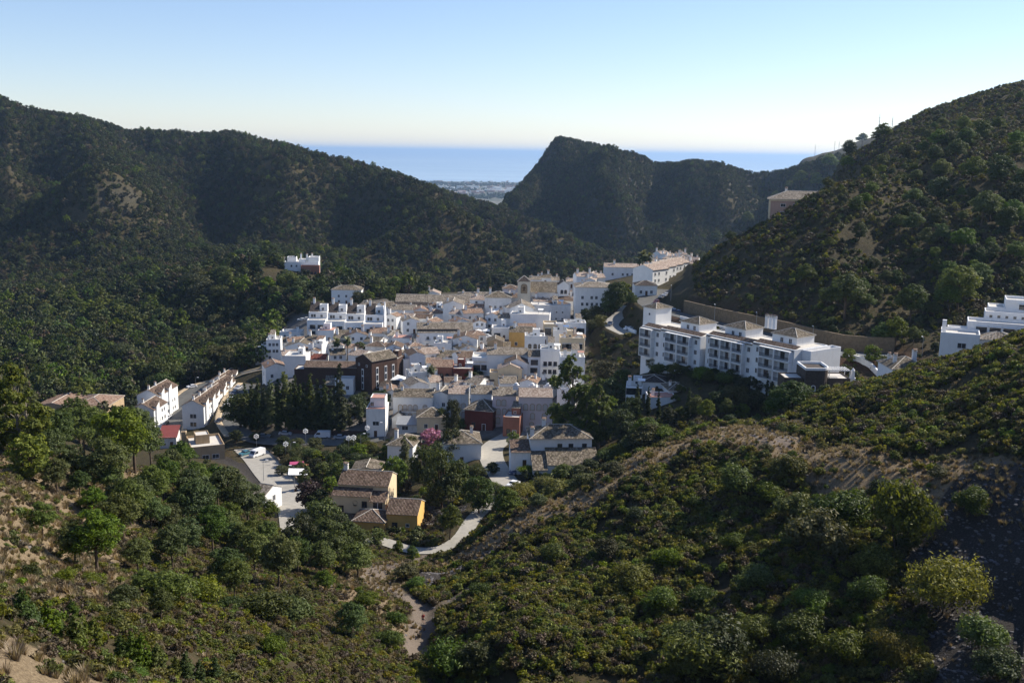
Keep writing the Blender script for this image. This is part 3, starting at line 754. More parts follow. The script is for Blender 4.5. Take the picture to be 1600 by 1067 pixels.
def tilemat(name, a, b, c, moss=0.4):
    m, nt, out = newmat(name)
    uv = N(nt, 'ShaderNodeUVMap', uv_map='UVMap')
    sx = N(nt, 'ShaderNodeSeparateXYZ'); L(nt, uv.outputs[0], sx.inputs[0])
    pos = N(nt, 'ShaderNodeNewGeometry').outputs['Position']
    cell = N(nt, 'ShaderNodeTexVoronoi', i={'Scale': 1.0}); 
    mp = N(nt, 'ShaderNodeMapping', i={'Scale': (3.0, 2.2, 1)}); L(nt, uv.outputs[0], mp.inputs[0]); L(nt, mp.outputs[0], cell.inputs['Vector'])
    cs = N(nt, 'ShaderNodeSeparateXYZ'); L(nt, cell.outputs['Color'], cs.inputs[0])
    n = noise_tex(nt, 0.5, 5, 0.7, pos)
    col = ramp(nt, cs.outputs[0], [(0.1, a), (0.5, b), (0.9, c)])
    col = mixc(nt, math_(nt, 'MULTIPLY', mrange(nt, n, 0.45, 0.65), moss), col, (0.085, 0.075, 0.045))
    w = math_(nt, 'ABSOLUTE', math_(nt, 'SINE', math_(nt, 'MULTIPLY', sx.outputs[0], math.pi * 3.0)))
    row = math_(nt, 'FRACT', math_(nt, 'MULTIPLY', sx.outputs[1], 2.2))
    hgt = math_(nt, 'ADD', w, math_(nt, 'MULTIPLY', row, 0.35))
    bsdf(nt, out, mixc(nt, math_(nt, 'MULTIPLY', mrange(nt, w, 0.35, 0.0), 0.55), col, (0.04, 0.03, 0.025)), 0.9, 0.15, normal=bump(nt, hgt, 0.14, 1.0)); return m
t_tan = tilemat('tan_tiles', (0.14, 0.112, 0.088), (0.27, 0.228, 0.18), (0.40, 0.35, 0.29))
t_moss = tilemat('mossy_tiles', (0.085, 0.068, 0.05), (0.19, 0.155, 0.115), (0.32, 0.27, 0.21), 0.7)
t_terra = tilemat('terracotta_tiles', (0.20, 0.12, 0.085), (0.31, 0.20, 0.145), (0.42, 0.31, 0.235), 0.3)
t_brown = tilemat('brown_tiles', (0.09, 0.058, 0.042), (0.16, 0.11, 0.08), (0.25, 0.18, 0.14), 0.3)
t_slate = tilemat('dark_tiles', (0.045, 0.036, 0.034), (0.07, 0.055, 0.05), (0.11, 0.09, 0.08), 0.2)
t_pink = tilemat('pinkish_tiles', (0.28, 0.20, 0.16), (0.42, 0.33, 0.27), (0.54, 0.45, 0.38), 0.15)

def mesh_of(name, V, F, mats, fm=None, uvs=None, smooth_=False):
    me = bpy.data.meshes.new(name); me.from_pydata([tuple(v) for v in V], [], F)
    for mm in mats: me.materials.append(mm)
    if fm is not None: me.polygons.foreach_set('material_index', np.array(fm, np.int32))
    if uvs is not None:
        ul = me.uv_layers.new(name='UVMap'); ul.data.foreach_set('uv', np.array([c for f in uvs for c in f], np.float32).ravel())
    if smooth_: me.polygons.foreach_set('use_smooth', np.ones(len(me.polygons), bool))
    me.update(); return me
class Sh:
    """collects boxes, slabs and tubes into one mesh"""
    def __init__(s): s.V, s.F, s.M, s.U, s.mats = [], [], [], [], []
    def mi(s, m):
        if m not in s.mats: s.mats.append(m)
        return s.mats.index(m)
    def face(s, P, m, uv=None):
        o = len(s.V); s.V += [Vector(p) for p in P]; s.F.append(tuple(range(o, o + len(P)))); s.M.append(s.mi(m))
        s.U.append(uv if uv else [(0.0, 0.0)] * len(P)); return s
    def box(s, x0, x1, y0, y1, z0, z1, m, top=None, taper=0.0):
        t = taper
        A = [(x0,y0,z0),(x1,y0,z0),(x1,y1,z0),(x0,y1,z0)]; B = [(x0+t,y0+t,z1),(x1-t,y0+t,z1),(x1-t,y1-t,z1),(x0+t,y1-t,z1)]
        s.face(B, top or m); s.face(A[::-1], m)
        for i in range(4):
            j = (i + 1) % 4; s.face([A[i], A[j], B[j], B[i]], m)
        return s
    def slab(s, P, th, m, edge=None, uvo=None):
        """a tilted sheet with thickness; first edge is the eave"""
        P = [Vector(p) for p in P]; n = (P[1]-P[0]).cross(P[-1]-P[0]).normalized()
        if n.z < 0: n = -n
        ex = (P[1]-P[0]).normalized(); ey = n.cross(ex)
        uv = [((p-P[0]).dot(ex), (p-P[0]).dot(ey)) for p in P]
        s.face([p + n*th for p in P], m, uv); s.face([p for p in P[::-1]], edge or m)
        for i in range(len(P)):
            j = (i+1) % len(P); s.face([P[i], P[j], P[j]+n*th, P[i]+n*th], edge or m)
        return s
    def tube(s, pts, rads, m, seg=6):
        v, f = tube_data(pts, rads, seg); o = len(s.V); s.V += v
        k = s.mi(m)
        for q in f: s.F.append(tuple(i+o for i in q)); s.M.append(k); s.U.append([(0.0,0.0)]*4)
        return s
    def prism(s, pts, z0, z1, m, top=None):
        n = len(pts); s.face([(p[0],p[1],z1) for p in pts], top or m); s.face([(p[0],p[1],z0) for p in pts][::-1], m)
        for i in range(n):
            a, b = pts[i], pts[(i+1) % n]; s.face([(a[0],a[1],z0),(b[0],b[1],z0),(b[0],b[1],z1),(a[0],a[1],z1)], m)
        return s
    def mesh(s, name): return mesh_of(name, s.V, s.F, s.mats, s.M, s.U)
    def obj(s, name, parent=None, loc=(0,0,0), rz=0.0):
        return place(name, s.mesh(name), parent, loc, rz)
def place(name, me, parent=None, loc=(0,0,0), rz=0.0):
    o = bpy.data.objects.new(name, me); COL.objects.link(o); o.parent = parent
    o.location = loc; o.rotation_euler = (0, 0, rz); return o
def empty(name, loc, rz=0.0):
    o = bpy.data.objects.new(name, None); o.empty_display_size = 1; COL.objects.link(o)
    o.location = loc; o.rotation_euler = (0, 0, rz); return o

# shared window and door meshes; they face -y, origin at sill centre on the wall
def win_mesh(kind):
    s = Sh()
    if kind == 'win': w, h = .5, 1.3; fr = m_frame
    elif kind == 'brown': w, h = .55, 1.4; fr = m_wood
    elif kind == 'small': w, h = .35, .7; fr = m_frame
    elif kind == 'wide': w, h = .95, 1.25; fr = m_frame
    elif kind == 'shut': w, h = .55, 1.4; fr = m_shut
    else: w, h = .5, 1.3; fr = m_frame
    t = .09
    s.box(-w-t, w+t, -.07, .05, h, h+t, fr); s.box(-w-t, w+t, -.12, .05, -t, 0, fr)
    s.box(-w-t, -w, -.07, .05, 0, h, fr); s.box(w, w+t, -.07, .05, 0, h, fr)
    s.box(-w, w, -.02, .04, 0, h, m_shut if kind == 'shut' else m_glass)
    if kind != 'small': s.box(-.03, .03, -.05, .0, 0, h, fr)
    return s.mesh('window')
def arch_mesh(w=.5, h=1.6, fr=None, glass=None):
    s = Sh(); fr = fr or m_wood; glass = glass or m_glass
    a = [(w*math.cos(t), h - w + w*math.sin(t)) for t in np.linspace(0, math.pi, 9)]
    ring = [(w, 0)] + a + [(-w, 0)]
    big = [(x * (1 + .16 / w), z * 1.0 + (.14 if z > 0 else -.08)) for x, z in ring]
    s.face([(x, -.03, z) for x, z in ring], glass)
    for i in range(len(ring) - 1):
        (x0,z0),(x1,z1),(X0,Z0),(X1,Z1) = ring[i], ring[i+1], big[i], big[i+1]
        s.face([(x0,-.1,z0),(x1,-.1,z1),(X1,-.1,Z1),(X0,-.1,Z0)], fr)
        s.face([(X0,-.1,Z0),(X1,-.1,Z1),(X1,.05,Z1),(X0,.05,Z0)], fr); s.face([(x0,-.03,z0),(x1,-.03,z1),(x1,-.1,z1),(x0,-.1,z0)], fr)
    s.box(-w-.16, w+.16, -.14, .05, -.14, 0, fr)
    return s.mesh('window')
WM = {k: win_mesh(k) for k in ('win', 'brown', 'small', 'wide', 'shut')}
WM['arch'] = arch_mesh(); WM['archp'] = arch_mesh(.6, 1.9, m_sand, m_shut)
WM['pair'] = Sh().box(-1.1, 1.1, -.03, .04, 0, 1.5, m_glass).box(-1.2, 1.2, -.08, .05, 1.5, 1.6, m_frame).box(-1.2, 1.2, -.1, .05, -.1, 0, m_frame).box(-.08, .08, -.07, .0, 0, 1.5, m_frame).mesh('window')
WM['dark'] = Sh().box(-1.3, 1.3, -.03, .05, 0, 2.1, m_glass).box(-1.4, 1.4, -.5, .05, 2.1, 2.25, m_frame).mesh('window')
DM = Sh().box(-.5, .5, -.04, .05, 0, 2.1, m_wood).box(-.62, -.5, -.09, .05, 0, 2.22, m_frame).box(.5, .62, -.09, .05, 0, 2.22, m_frame).box(-.5, .5, -.09, .05, 2.1, 2.22, m_frame).mesh('door')
def chim_mesh(w=.4, h=1.6):
    s = Sh().box(-w, w, -w*.8, w*.8, -1.2, h, m_white).box(-w-.1, w+.1, -w*.8-.1, w*.8+.1, h, h+.12, m_mortar)
    for x in (-w+.08, w-.08): s.box(x-.07, x+.07, -w*.7, w*.7, h+.12, h+.42, m_white)
    s.slab([(-w-.12,-w*.8-.1,h+.42),(w+.12,-w*.8-.1,h+.42),(w+.12,0,h+.72),(-w-.12,0,h+.72)], .06, t_terra)
    s.slab([(w+.12,w*.8+.1,h+.42),(-w-.12,w*.8+.1,h+.42),(-w-.12,0,h+.72),(w+.12,0,h+.72)], .06, t_terra)
    return s.mesh('chimney')
CM_ = [chim_mesh(.4, 1.5), chim_mesh(.5, 2.3), chim_mesh(.32, .9)]
RAIL = {}
def rail_mesh(w):
    k = round(w * 2) / 2
    if k not in RAIL:
        s = Sh().box(-k/2, k/2, -.9, 0.02, -.16, 0, m_white)
        s.box(-k/2, k/2, -.9, -.84, .92, .98, m_iron)
        n = int(k / .22)
        for i in range(n + 1): x = -k/2 + k * i / n; s.box(x-.02, x+.02, -.89, -.85, 0, .92, m_iron)
        RAIL[k] = s.mesh('balcony')
    return RAIL[k]

LAND = []                                           # (phrase, px, py) landmarks for telling look-alikes apart
BL = []
class B:
    def __init__(s, name, label, px, py, wpx, d, h, yaw=0, cat='house', group=None, Y=None, y0=255, land=None, lift=0, clear=True):
        """px, py: top middle of the wall that faces the camera"""
        yaw = R(yaw)
        if Y: p = pt(px, py, Y); base = min(p.z - h, hz(p.x, p.y) + 0.3) if lift is None else p.z - h
        else:
            p = hit(px, py, y0, 1200, h); base = p.z
        s.h, s.d, s.yaw = h, d, yaw
        s.w = wpx * p.y / FPX / max(.3, math.cos(yaw)); s.loc = Vector((p.x, p.y, base))
        s.root = empty(name, s.loc, yaw)
        tag(s.root, label, cat, group); s.px, s.py = px, py
        if land: LAND.append((land, px, py + h * FPX / p.y * .5))
        if clear:
            c = s.loc + Vector((-math.sin(yaw) * d / 2, math.cos(yaw) * d / 2, 0))
            n = max(1, int(round(s.w / max(4, d))))
            for i in range(n):
                f = (i + .5) / n - .5
                KEEP.append((c.x + math.cos(yaw) * s.w * f, c.y + math.sin(yaw) * s.w * f, max(d, s.w / n) * .62))
            s.c = c
        s.last = None; BL.append(s)
    def vol(s, x0, x1, y0, y1, z0, z1, mat, roof='flat', tile=None, pitch=.38, over=.35, found=5.0, ridge_m=True, side=None):
        """one wall block (part) with its roof (part) in the thing's own metres"""
        q = Sh(); low = z0 - (found if z0 <= 0.01 else 0)
        if side is None: q.box(x0, x1, y0, y1, low, z1, mat)
        else:
            q.box(x0, x1, y0, y1, low, z1, mat)
            q.box(x0 - .03, x0, y0, y1, low, z1 - .02, side)
        rise = 0; w, d = x1 - x0, y1 - y0; xm, ym = (x0+x1)/2, (y0+y1)/2; r = Sh(); o = over; tile = tile or t_tan
        if roof == 'gx':
            rise = d / 2 * pitch; e = o * pitch
            for x, sg in ((x0, 1), (x1, -1)): q.face([(x,y0,z1),(x,y1,z1),(x,ym,z1+rise)], mat)
            r.slab([(x0-.15,y0-o,z1-e),(x1+.15,y0-o,z1-e),(x1+.15,ym,z1+rise),(x0-.15,ym,z1+rise)], .14, tile, m_mortar)
            r.slab([(x1+.15,y1+o,z1-e),(x0-.15,y1+o,z1-e),(x0-.15,ym,z1+rise),(x1+.15,ym,z1+rise)], .14, tile, m_mortar)
            r.tube([(x0-.15,ym,z1+rise+.12),(x1+.15,ym,z1+rise+.12)], [.13,.13], m_mortar)
        elif roof == 'gy':
            rise = w / 2 * pitch; e = o * pitch
            for y in (y0, y1): q.face([(x0,y,z1),(x1,y,z1),(xm,y,z1+rise)], mat)
            r.slab([(x0-o,y1+.1,z1-e),(x0-o,y0-.2,z1-e),(xm,y0-.2,z1+rise),(xm,y1+.1,z1+rise)], .14, tile, m_mortar)
            r.slab([(x1+o,y0-.2,z1-e),(x1+o,y1+.1,z1-e),(xm,y1+.1,z1+rise),(xm,y0-.2,z1+rise)], .14, tile, m_mortar)
            r.tube([(xm,y0-.2,z1+rise+.12),(xm,y1+.1,z1+rise+.12)], [.13,.13], m_mortar)
        elif roof in ('hip', 'pyr'):
            m = min(w, d) / 2 + o; rise = m * pitch
            X0, X1, Y0, Y1 = x0-o, x1+o, y0-o, y1+o
            if w >= d: a, b = (X0+m, ym, z1+rise), (X1-m, ym, z1+rise)
            else: a, b = (xm, Y0+m, z1+rise), (xm, Y1-m, z1+rise)
            c = [(X0,Y0,z1),(X1,Y0,z1),(X1,Y1,z1),(X0,Y1,z1)]
            if w >= d: fs = [[c[0],c[1],b,a],[c[2],c[3],a,b],[c[1],c[2],b],[c[3],c[0],a]]; hp = [(c[0],a),(c[3],a),(c[1],b),(c[2],b)]
            else: fs = [[c[0],c[1],a],[c[2],c[3],b],[c[1],c[2],b,a],[c[3],c[0],a,b]]; hp = [(c[0],a),(c[1],a),(c[2],b),(c[3],b)]
            for f in fs:
                ex = (Vector(f[1])-Vector(f[0])).normalized(); n = ex.cross(Vector(f[2])-Vector(f[0])).normalized(); ey = n.cross(ex)
                r.face(f, tile, [((Vector(p)-Vector(f[0])).dot(ex), (Vector(p)-Vector(f[0])).dot(ey)) for p in f])
            r.box(X0, X1, Y0, Y1, z1-.16, z1-.004, m_mortar)
            if ridge_m:
                for p0, p1 in hp + [(a, b)]:
                    if (Vector(p0)-Vector(p1)).length > .2: r.tube([p0, p1], [.11,.11], m_mortar, 5)
        elif roof in ('sf', 'sb'):
            rise = d * pitch; za, zb = (z1, z1+rise) if roof == 'sf' else (z1+rise, z1)
            q.face([(x0,y0,z1),(x0,y1,z1),(x0,y1 if roof=='sf' else y0,z1+rise)], mat); q.face([(x1,y0,z1),(x1,y1,z1),(x1,y1 if roof=='sf' else y0,z1+rise)], mat)
            yy = y1 if roof == 'sf' else y0
            q.face([(x0,yy,z1),(x1,yy,z1),(x1,yy,z1+rise),(x0,yy,z1+rise)], mat)
            k = o * pitch
            P = [(x0-.12,y0-o,za-(k if roof=='sf' else -k)),(x1+.12,y0-o,za-(k if roof=='sf' else -k)),(x1+.12,y1+.1,zb),(x0-.12,y1+.1,zb)]
            r.slab(P, .14, tile, m_mortar)
        else:
            t = .22; ph = .75 if roof == 'flat' else .3
            fl = m_terrace if roof == 'pink' else m_floorw
            r.box(x0+t, x1-t, y0+t, y1-t, z1+.01, z1+.06, fl)
            pm = mat
            r.box(x0, x1, y0-.02, y0+t, z1+.004, z1+ph, pm); r.box(x0, x1, y1-t, y1, z1+.004, z1+ph, pm)
            r.box(x0, x0+t, y0+t+.003, y1-t-.003, z1+.004, z1+ph, pm); r.box(x1-t, x1, y0+t+.003, y1-t-.003, z1+.004, z1+ph, pm)
            if roof == 'pink': r.box(x0-.06, x1+.06, y0-.1, y0+t, z1+ph, z1+ph+.08, m_terrace)
            rise = 0
        wo = q.obj('wall', s.root); ro = r.obj('roof', s.root); s.last = ro; s.rise = rise
        s.v = (x0, x1, y0, y1, z0, z1); return s
    def main(s, mat=None, roof='gx', tile=None, **k):
        s.vol(-s.w/2, s.w/2, 0, s.d, 0, s.h, mat or m_white, roof, tile, **k); return s
    def win(s, x, z, kind='win', face='F', v=None):
        x0, x1, y0, y1, z0, z1 = v or s.v
        if face == 'F': loc, rz = (x, y0, z), 0
        elif face == 'R': loc, rz = (x1, x, z), R(90)
        else: loc, rz = (x0 - .03, x, z), R(-90)
        me = DM if kind == 'door' else WM[kind]
        place('door' if kind == 'door' else 'window', me, s.root, loc, rz); return s
    def wins(s, cols, floors, kind='win', face='F', fh=3.0, z=1.0, skip=0.15, seed=0, margin=.12, balc=0.0, door=False):
        x0, x1, y0, y1, z0, z1 = s.v
        a, b = (x0, x1) if face == 'F' else (y0, y1)
        rg = random.Random(seed + int(s.px * 7 + s.py))
        for f in range(floors):
            for c in range(cols):
                if rg.random() < skip: continue
                x = a + (b - a) * (margin + (1 - 2 * margin) * ((c + .5) / cols)) + rg.uniform(-.15, .15)
                if door and f == 0 and c == cols // 2: s.win(x, z0 + .05, 'door', face); continue
                zz = z0 + f * fh + z
                if zz > z1 - 1.2: continue
                s.win(x, zz, kind, face)
                if rg.random() < balc and f > 0 and face == 'F': place('balcony', rail_mesh(2.0), s.root, (x, y0, zz - .25))
        return s
    def chim(s, x, y, k=0, z=None):
        x0, x1, y0, y1, z0, z1 = s.v
        zz = z1 + (s.rise * .5 if z is None else z)
        place('chimney', CM_[k], s.last or s.root, (x, y, zz)); return s
# ------------------------------------------------------------------ the village, building by building
def H1(name, label, px, py, w, d, h, yaw=0, mat=None, roof='gx', tile=None, cols=2, fl=2, kind='win', ch=1, land=None, grp='white village houses', cat='house', pitch=.38, balc=0.0, door=True, Y=None, side=None, rw=0, lw=0):
    b = B(name, label, px, py, w, d, h, yaw, cat, grp, Y=Y, land=land)
    b.main(mat, roof, tile, pitch=pitch, side=side)
    if cols: b.wins(cols, fl, kind, balc=balc, door=door, fh=2.9)
    if rw: b.wins(rw, fl, kind, 'R', fh=2.9)
    if lw: b.wins(lw, fl, kind, 'L', fh=2.9)
    rq = random.Random(int(px * 3 + py * 11)); vv, rr_ = b.v, b.rise
    if roof in ('flat', 'low', 'pink') and b.w > 4.5 and rq.random() < .75:
        k = rq.uniform(-.35, .05) * b.w; b.vol(k, k + rq.uniform(2, 3), d * .45, d * .9, h + .07, h + rq.uniform(2.0, 2.7), mat or m_white, rq.choice(['low', 'sf', 'low']), tile, pitch=.3); b.win(k + 1, h + .5, 'small')
        if rq.random() < .6:
            k = b.w * .2; Sh().slab([(k,.5,h+2.1),(k+2.2,.5,h+2.1),(k+2.2,2.6,h+2.4),(k,2.6,h+2.4)], .05, rq.choice([m_canvas, m_canvas, m_bluec, m_terrace])).tube([(k+.1,.6,h),(k+.1,.6,h+2.1)],[.04,.04],m_metalg,4).tube([(k+2.1,.6,h),(k+2.1,.6,h+2.1)],[.04,.04],m_metalg,4).tube([(k+.1,2.5,h),(k+.1,2.5,h+2.4)],[.04,.04],m_metalg,4).tube([(k+2.1,2.5,h),(k+2.1,2.5,h+2.4)],[.04,.04],m_metalg,4).obj('awning', b.root)
    elif roof in ('gx', 'hip', 'gy') and rq.random() < .45 and b.w > 5 and h > 4.5:
        k = rq.choice([-1, 1]); x0 = k * b.w / 2; wd = rq.uniform(1.8, 3.2); xs = sorted((x0 + k * .02, x0 + k * wd)); b.vol(xs[0], xs[1], d * .1, d * .8, 0, h * rq.uniform(.55, .8), mat or m_white, rq.choice(['low', 'flat', 'pink', 'sf']), tile, pitch=.25)
    b.v, b.rise = vv, rr_
    for i in range(ch): b.chim(b.w * (.28 if i % 2 else -.3), b.d * (.4 + .2 * i), (i + int(px)) % 3)
    return b
# western edge
b = H1('stepped_house', 'white stepped house on the far left edge of the village, above dark trees', 427, 533, 22, 9, 9, 8, roof='flat', cols=3, fl=3, lw=1, ch=2, land='the stepped white house on the left')
b.vol(-b.w/2-5, -b.w/2-.05, 1, 8, 0, 4.6, m_white, 'flat'); b.vol(-b.w/2-2.4, -b.w/2-.06, 2, 8, 4.65, 6.8, m_white, 'low')
H1('white_house', 'low white flat-roofed house behind the stepped house at the left edge', 453, 521, 33, 8, 6, 0, roof='flat', cols=3, ch=2)
H1('gabled_house', 'house with grey-brown tiled gable just right of the stepped house', 446, 535, 26, 8, 5.5, 10, roof='gx', tile=t_moss, cols=2)
H1('wide_gabled_house', 'wide white gable end with shallow roof left of the two palms', 468, 541, 44, 10, 5.5, 0, roof='gy', tile=t_moss, pitch=.3, cols=3, fl=1)
H1('small_gabled_house', 'small white house with brown gable below the wide white gable', 470, 549, 18, 7, 5, 0, roof='gy', tile=t_brown, cols=1)
H1('small_gabled_house', 'small white gabled house with red door left of the palms', 490, 549, 16, 7, 5, 0, roof='gy', tile=t_brown, cols=1)
H1('red_roofed_house', 'white house under a dark red tiled roof left of the palms', 494, 562, 30, 8, 4, 0, roof='gx', tile=tilemat('red_tiles', (0.14,0.04,0.03), (0.2,0.06,0.045), (0.26,0.09,0.06), .2), cols=2, fl=1)
H1('plain_house', 'large blank white house wall left of the dark brick building', 461, 557, 34, 9, 8, 0, roof='low', cols=1, fl=1, ch=0, land='the blank wall beside the brick wing')
H1('terracotta_gable_house', 'white house with terracotta gable roof at the lower left village corner', 431, 574, 30, 10, 5, 22, roof='gy', tile=t_terra, cols=2, fl=1, lw=1, land='the terracotta gable at the village corner')
H1('white_block', 'white cube house with pink roof edge below the terraced apartments', 509, 517, 26, 8, 8, 0, roof='pink', cols=2, ch=1, land='the white cube house with pink edge')
H1('white_house', 'plain white house with tiled lean-to just right of the stepped cube', 532, 528, 24, 8, 5.5, 0, roof='sf', tile=t_moss, pitch=.25, cols=2, fl=1)
# terraced apartments with dark sloping roofs
for i, (px, lab) in enumerate([(494, 'leftmost terraced apartment house with three deep balconies and dark roof'), (524, 'second terraced apartment house from left with dark sloping roof'), (553, 'third terraced apartment house from left with half tan roof'), (583, 'rightmost terraced apartment house ending in a tall white gable')]):
    b = B('terraced_house', lab, px, 501 + i * 2, 29, 7, 7.6, 3, 'apartment house', 'terraced apartment houses with dark roofs', land='the terraced apartments with dark roofs' if i == 1 else None)
    w = b.w
    b.vol(-w/2, w/2, 0, 6, 0, b.h, m_white, 'low')
    for f in range(2):
        place('balcony', rail_mesh(w * .8), b.root, (0, -.02, .6 + 3 * f)); b.win(-w*.2, .6 + 3*f, 'dark'); b.win(w*.22, .6 + 3*f, 'dark')
    b.vol(-w/2, w/2, 6.02, 14, 0, b.h + 2.9, m_white, 'low'); b.win(-w*.25, b.h + .6, 'pair'); b.win(w*.2, b.h + .6, 'win')
    b.vol(-w/2 + .1, 0, 8, 14, b.h + 2.95, b.h + 3.2, m_white, 'sf', t_slate, pitch=.62); b.chim(-w*.3, 13, 1, 3)
    b.vol(.4, w/2 - .3, 10, 14, b.h + 2.95, b.h + 5.4, m_white, 'flat'); b.win(w*.22, b.h + 3.4, 'win')
    if i == 3:
        q = Sh(); x = w/2 + .2
        q.face([(x,5,-3),(x,15,-3),(x,15,b.h+3),(x,10,b.h+8.5),(x,5,b.h+3)], m_white); q.face([(x+.4,5,-3),(x+.4,15,-3),(x+.4,15,b.h+3),(x+.4,10,b.h+8.5),(x+.4,5,b.h+3)][::-1], m_white)
        for p0, p1 in (((5,-3),(5,b.h+3)),((5,b.h+3),(10,b.h+8.5)),((10,b.h+8.5),(15,b.h+3)),((15,b.h+3),(15,-3))): q.face([(x,*p0),(x+.4,*p0),(x+.4,*p1),(x,*p1)], m_white)
        q.obj('gable_wall', b.root)
H1('hillside_house', 'white two-storey house with tan hipped roof above the terraced apartments', 541, 453, 47, 10, 8, 0, roof='hip', tile=t_moss, cols=3, ch=0, land='the hipped house above the terraced apartments')
# estate in the wood above the town
b = B('hillside_villa', 'white flat-roofed villa with terracotta terrace in the wood above the village', 471, 411, 52, 12, 3.6, 6, 'villa', None, Y=640, land='the white villa in the left wood')
b.main(m_white, 'flat'); b.wins(5, 1); b.vol(-b.w/2+1, -4, 6, 14, 3.7, 6.0, m_white, 'flat'); b.vol(-2, 2, 4, 9, 3.7, 5.4, m_white, 'low'); b.vol(4, b.w/2, 4, 13, 3.7, 6.2, m_white, 'flat'); b.chim(3, 6, 1); b.chim(-1, 8, 1); b.chim(6, 9, 1)
b.vol(0, b.w/2 + 1, -5, -.05, -4, 1.6, m_salmon, 'flat'); b.wins(4, 1, 'brown')
for _k in range(5): KEEP.append((b.loc.x - 8 + 5 * _k, b.loc.y - 16, 14)); KEEP.append((b.loc.x - 8 + 5 * _k, b.loc.y - 34, 10))
H1('wood_house', 'small house with pale tan roof left of the woodland villa', 433, 406, 20, 8, 4, 0, m_old, 'gx', t_tan, 2, 1, ch=0, Y=648)
H1('garden_house', 'small white gabled house among trees behind the hipped house', 590, 444, 16, 8, 4, 20, m_white, 'gy', t_brown, 1, 1, Y=590, land='the gabled houses behind the garden trees')
H1('garden_house', 'small white house with long sloping roof among trees, right of its twin', 609, 446, 18, 8, 4, 20, m_white, 'gy', t_brown, 1, 1, Y=585)
H1('garden_house', 'tiny pale roof among trees left of the two gabled garden houses', 568, 439, 14, 7, 3, 0, m_white, 'gx', t_tan, 1, 1, Y=600, ch=0)
# back row
b = H1('long_hall', 'long low hall with tan ridge, dark lower roof and white colonnade', 676, 472, 118, 12, 4, 0, m_old, 'gx', t_tan, 0, 0, ch=0, pitch=.45, land='the long hall with dark lower roof')
b.vol(-b.w/2 - .5, b.w/2 * .55, -2.2, -.05, 0, 2.6, m_old, 'sf', t_slate, pitch=.62, over=.3)
for k in range(16): b.win(-b.w/2 + 1.2 + k * 1.55, .7, 'small')
for k in range(7): b.chim(-b.w/2 + 3 + k * 5, 8, 2)
H1('back_house', 'small white gabled house rising behind the long hall', 676, 459, 22, 8, 5, 0, m_white, 'gy', t_pink, 1, 1, ch=1, Y=522)
H1('low_house', 'low house with tan roof in front of the long hall, left end', 629, 484, 40, 9, 4, 0, m_white, 'gx', t_tan, 3, 1, ch=2)
H1('white_gable_house', 'big blank white gable end in front of the long hall', 708, 476, 32, 11, 8, 0, m_white, 'gy', t_tan, 1, 2, ch=1, land='the blank gable before the long hall')
H1('white_house', 'low white wall and flat roof left of the big blank gable', 683, 484, 17, 8, 5, 0, roof='low', cols=0, ch=0)
H1('low_house', 'terracotta roofed house between the blank gable and the market street', 740, 483, 30, 9, 4.5, -8, m_old, 'gx', t_terra, 2, 1)
H1('grey_house', 'grey-white hipped house at the top of the market street', 778, 465, 42, 11, 9, 0, m_old, 'hip', t_moss, 4, 2, land='the grey hipped house above the market')
H1('low_house', 'small house with brown roof just left of the church tower', 797, 451, 24, 8, 4, 0, m_lilac, 'hip', t_brown, 2, 1, Y=505)
H1('back_house', 'long tan roof on the back edge left of the poplars', 735, 463, 40, 8, 3.5, 0, m_old, 'gx', t_tan, 0, 0, ch=3, Y=518)
H1('back_house', 'low house with dark front behind the grey hipped house', 757, 462, 34, 7, 4, 0, m_stoned, 'gx', t_tan, 0, 0, ch=1, Y=508)
# church
b = B('church', 'cream church with square bell tower, painted arch and dark pyramid roof', 819, 440, 20, 6.2, 15, 0, 'church', None, Y=462, land='the church bell tower')
w = b.w; b.vol(-w/2, w/2, 0, w, -4, b.h, plain('church_cream', (0.70, 0.62, 0.48), .9, .2, var=.06, stain=.2), 'pyr', t_slate, pitch=.75, over=.3)
place('clock', arch_mesh(1.35, 4.2, m_wood, m_sand), b.root, (0, 0, b.h - 5.4))
q = Sh(); q.box(-.14,.14,-.16,-.06,-4.6+b.h,-1.9+b.h,m_wood); q.box(-.9,.9,-.17,-.07,b.h-3.3,b.h-3.0,m_wood); q.tube([(-.8,-.12,b.h-4.6),(.7,-.12,b.h-2.2)],[.1,.1],m_wood); q.tube([(.8,-.12,b.h-4.6),(-.6,-.12,b.h-2.4)],[.12,.06],m_wood); q.obj('ornament', b.root)
b.vol(w/2+.05, w/2+15.5, 2, 16, -3, b.h - 5, m_old, 'gx', t_moss, pitch=.55); b.win(w/2+6, b.h-8, 'small'); b.win(w/2+11, b.h-8, 'small')
H1('gallery_tower', 'small white tower with dark gable and two openings right of the church', 881, 445, 16, 5, 8, 5, m_white, 'gy', t_slate, 2, 2, 'arch', 0, pitch=.7, door=False, Y=455)
H1('brown_roof_house', 'house with wide brown hipped roof below the small church gallery', 882, 470, 40, 10, 5, 0, m_old, 'hip', t_brown, 2, 1, ch=3, land='the brown hipped roof by the church')
H1('pale_hall', 'long pale stained hall below the church roof with four small windows', 860, 478, 64, 9, 7, -4, m_old, 'low', None, 5, 2, 'small', ch=2, door=False)
H1('parish_hall', 'white hall with low gable end just below the bell tower', 815, 482, 38, 12, 9, 0, m_white, 'gy', t_tan, 0, 0, ch=0, pitch=.42, land='the white gable below the bell tower')
H1('long_white_wall_house', 'long blank white building in front of the hall below the bell tower', 828, 492, 62, 8, 8.5, -6, m_white, 'low', None, 0, 0, ch=0)
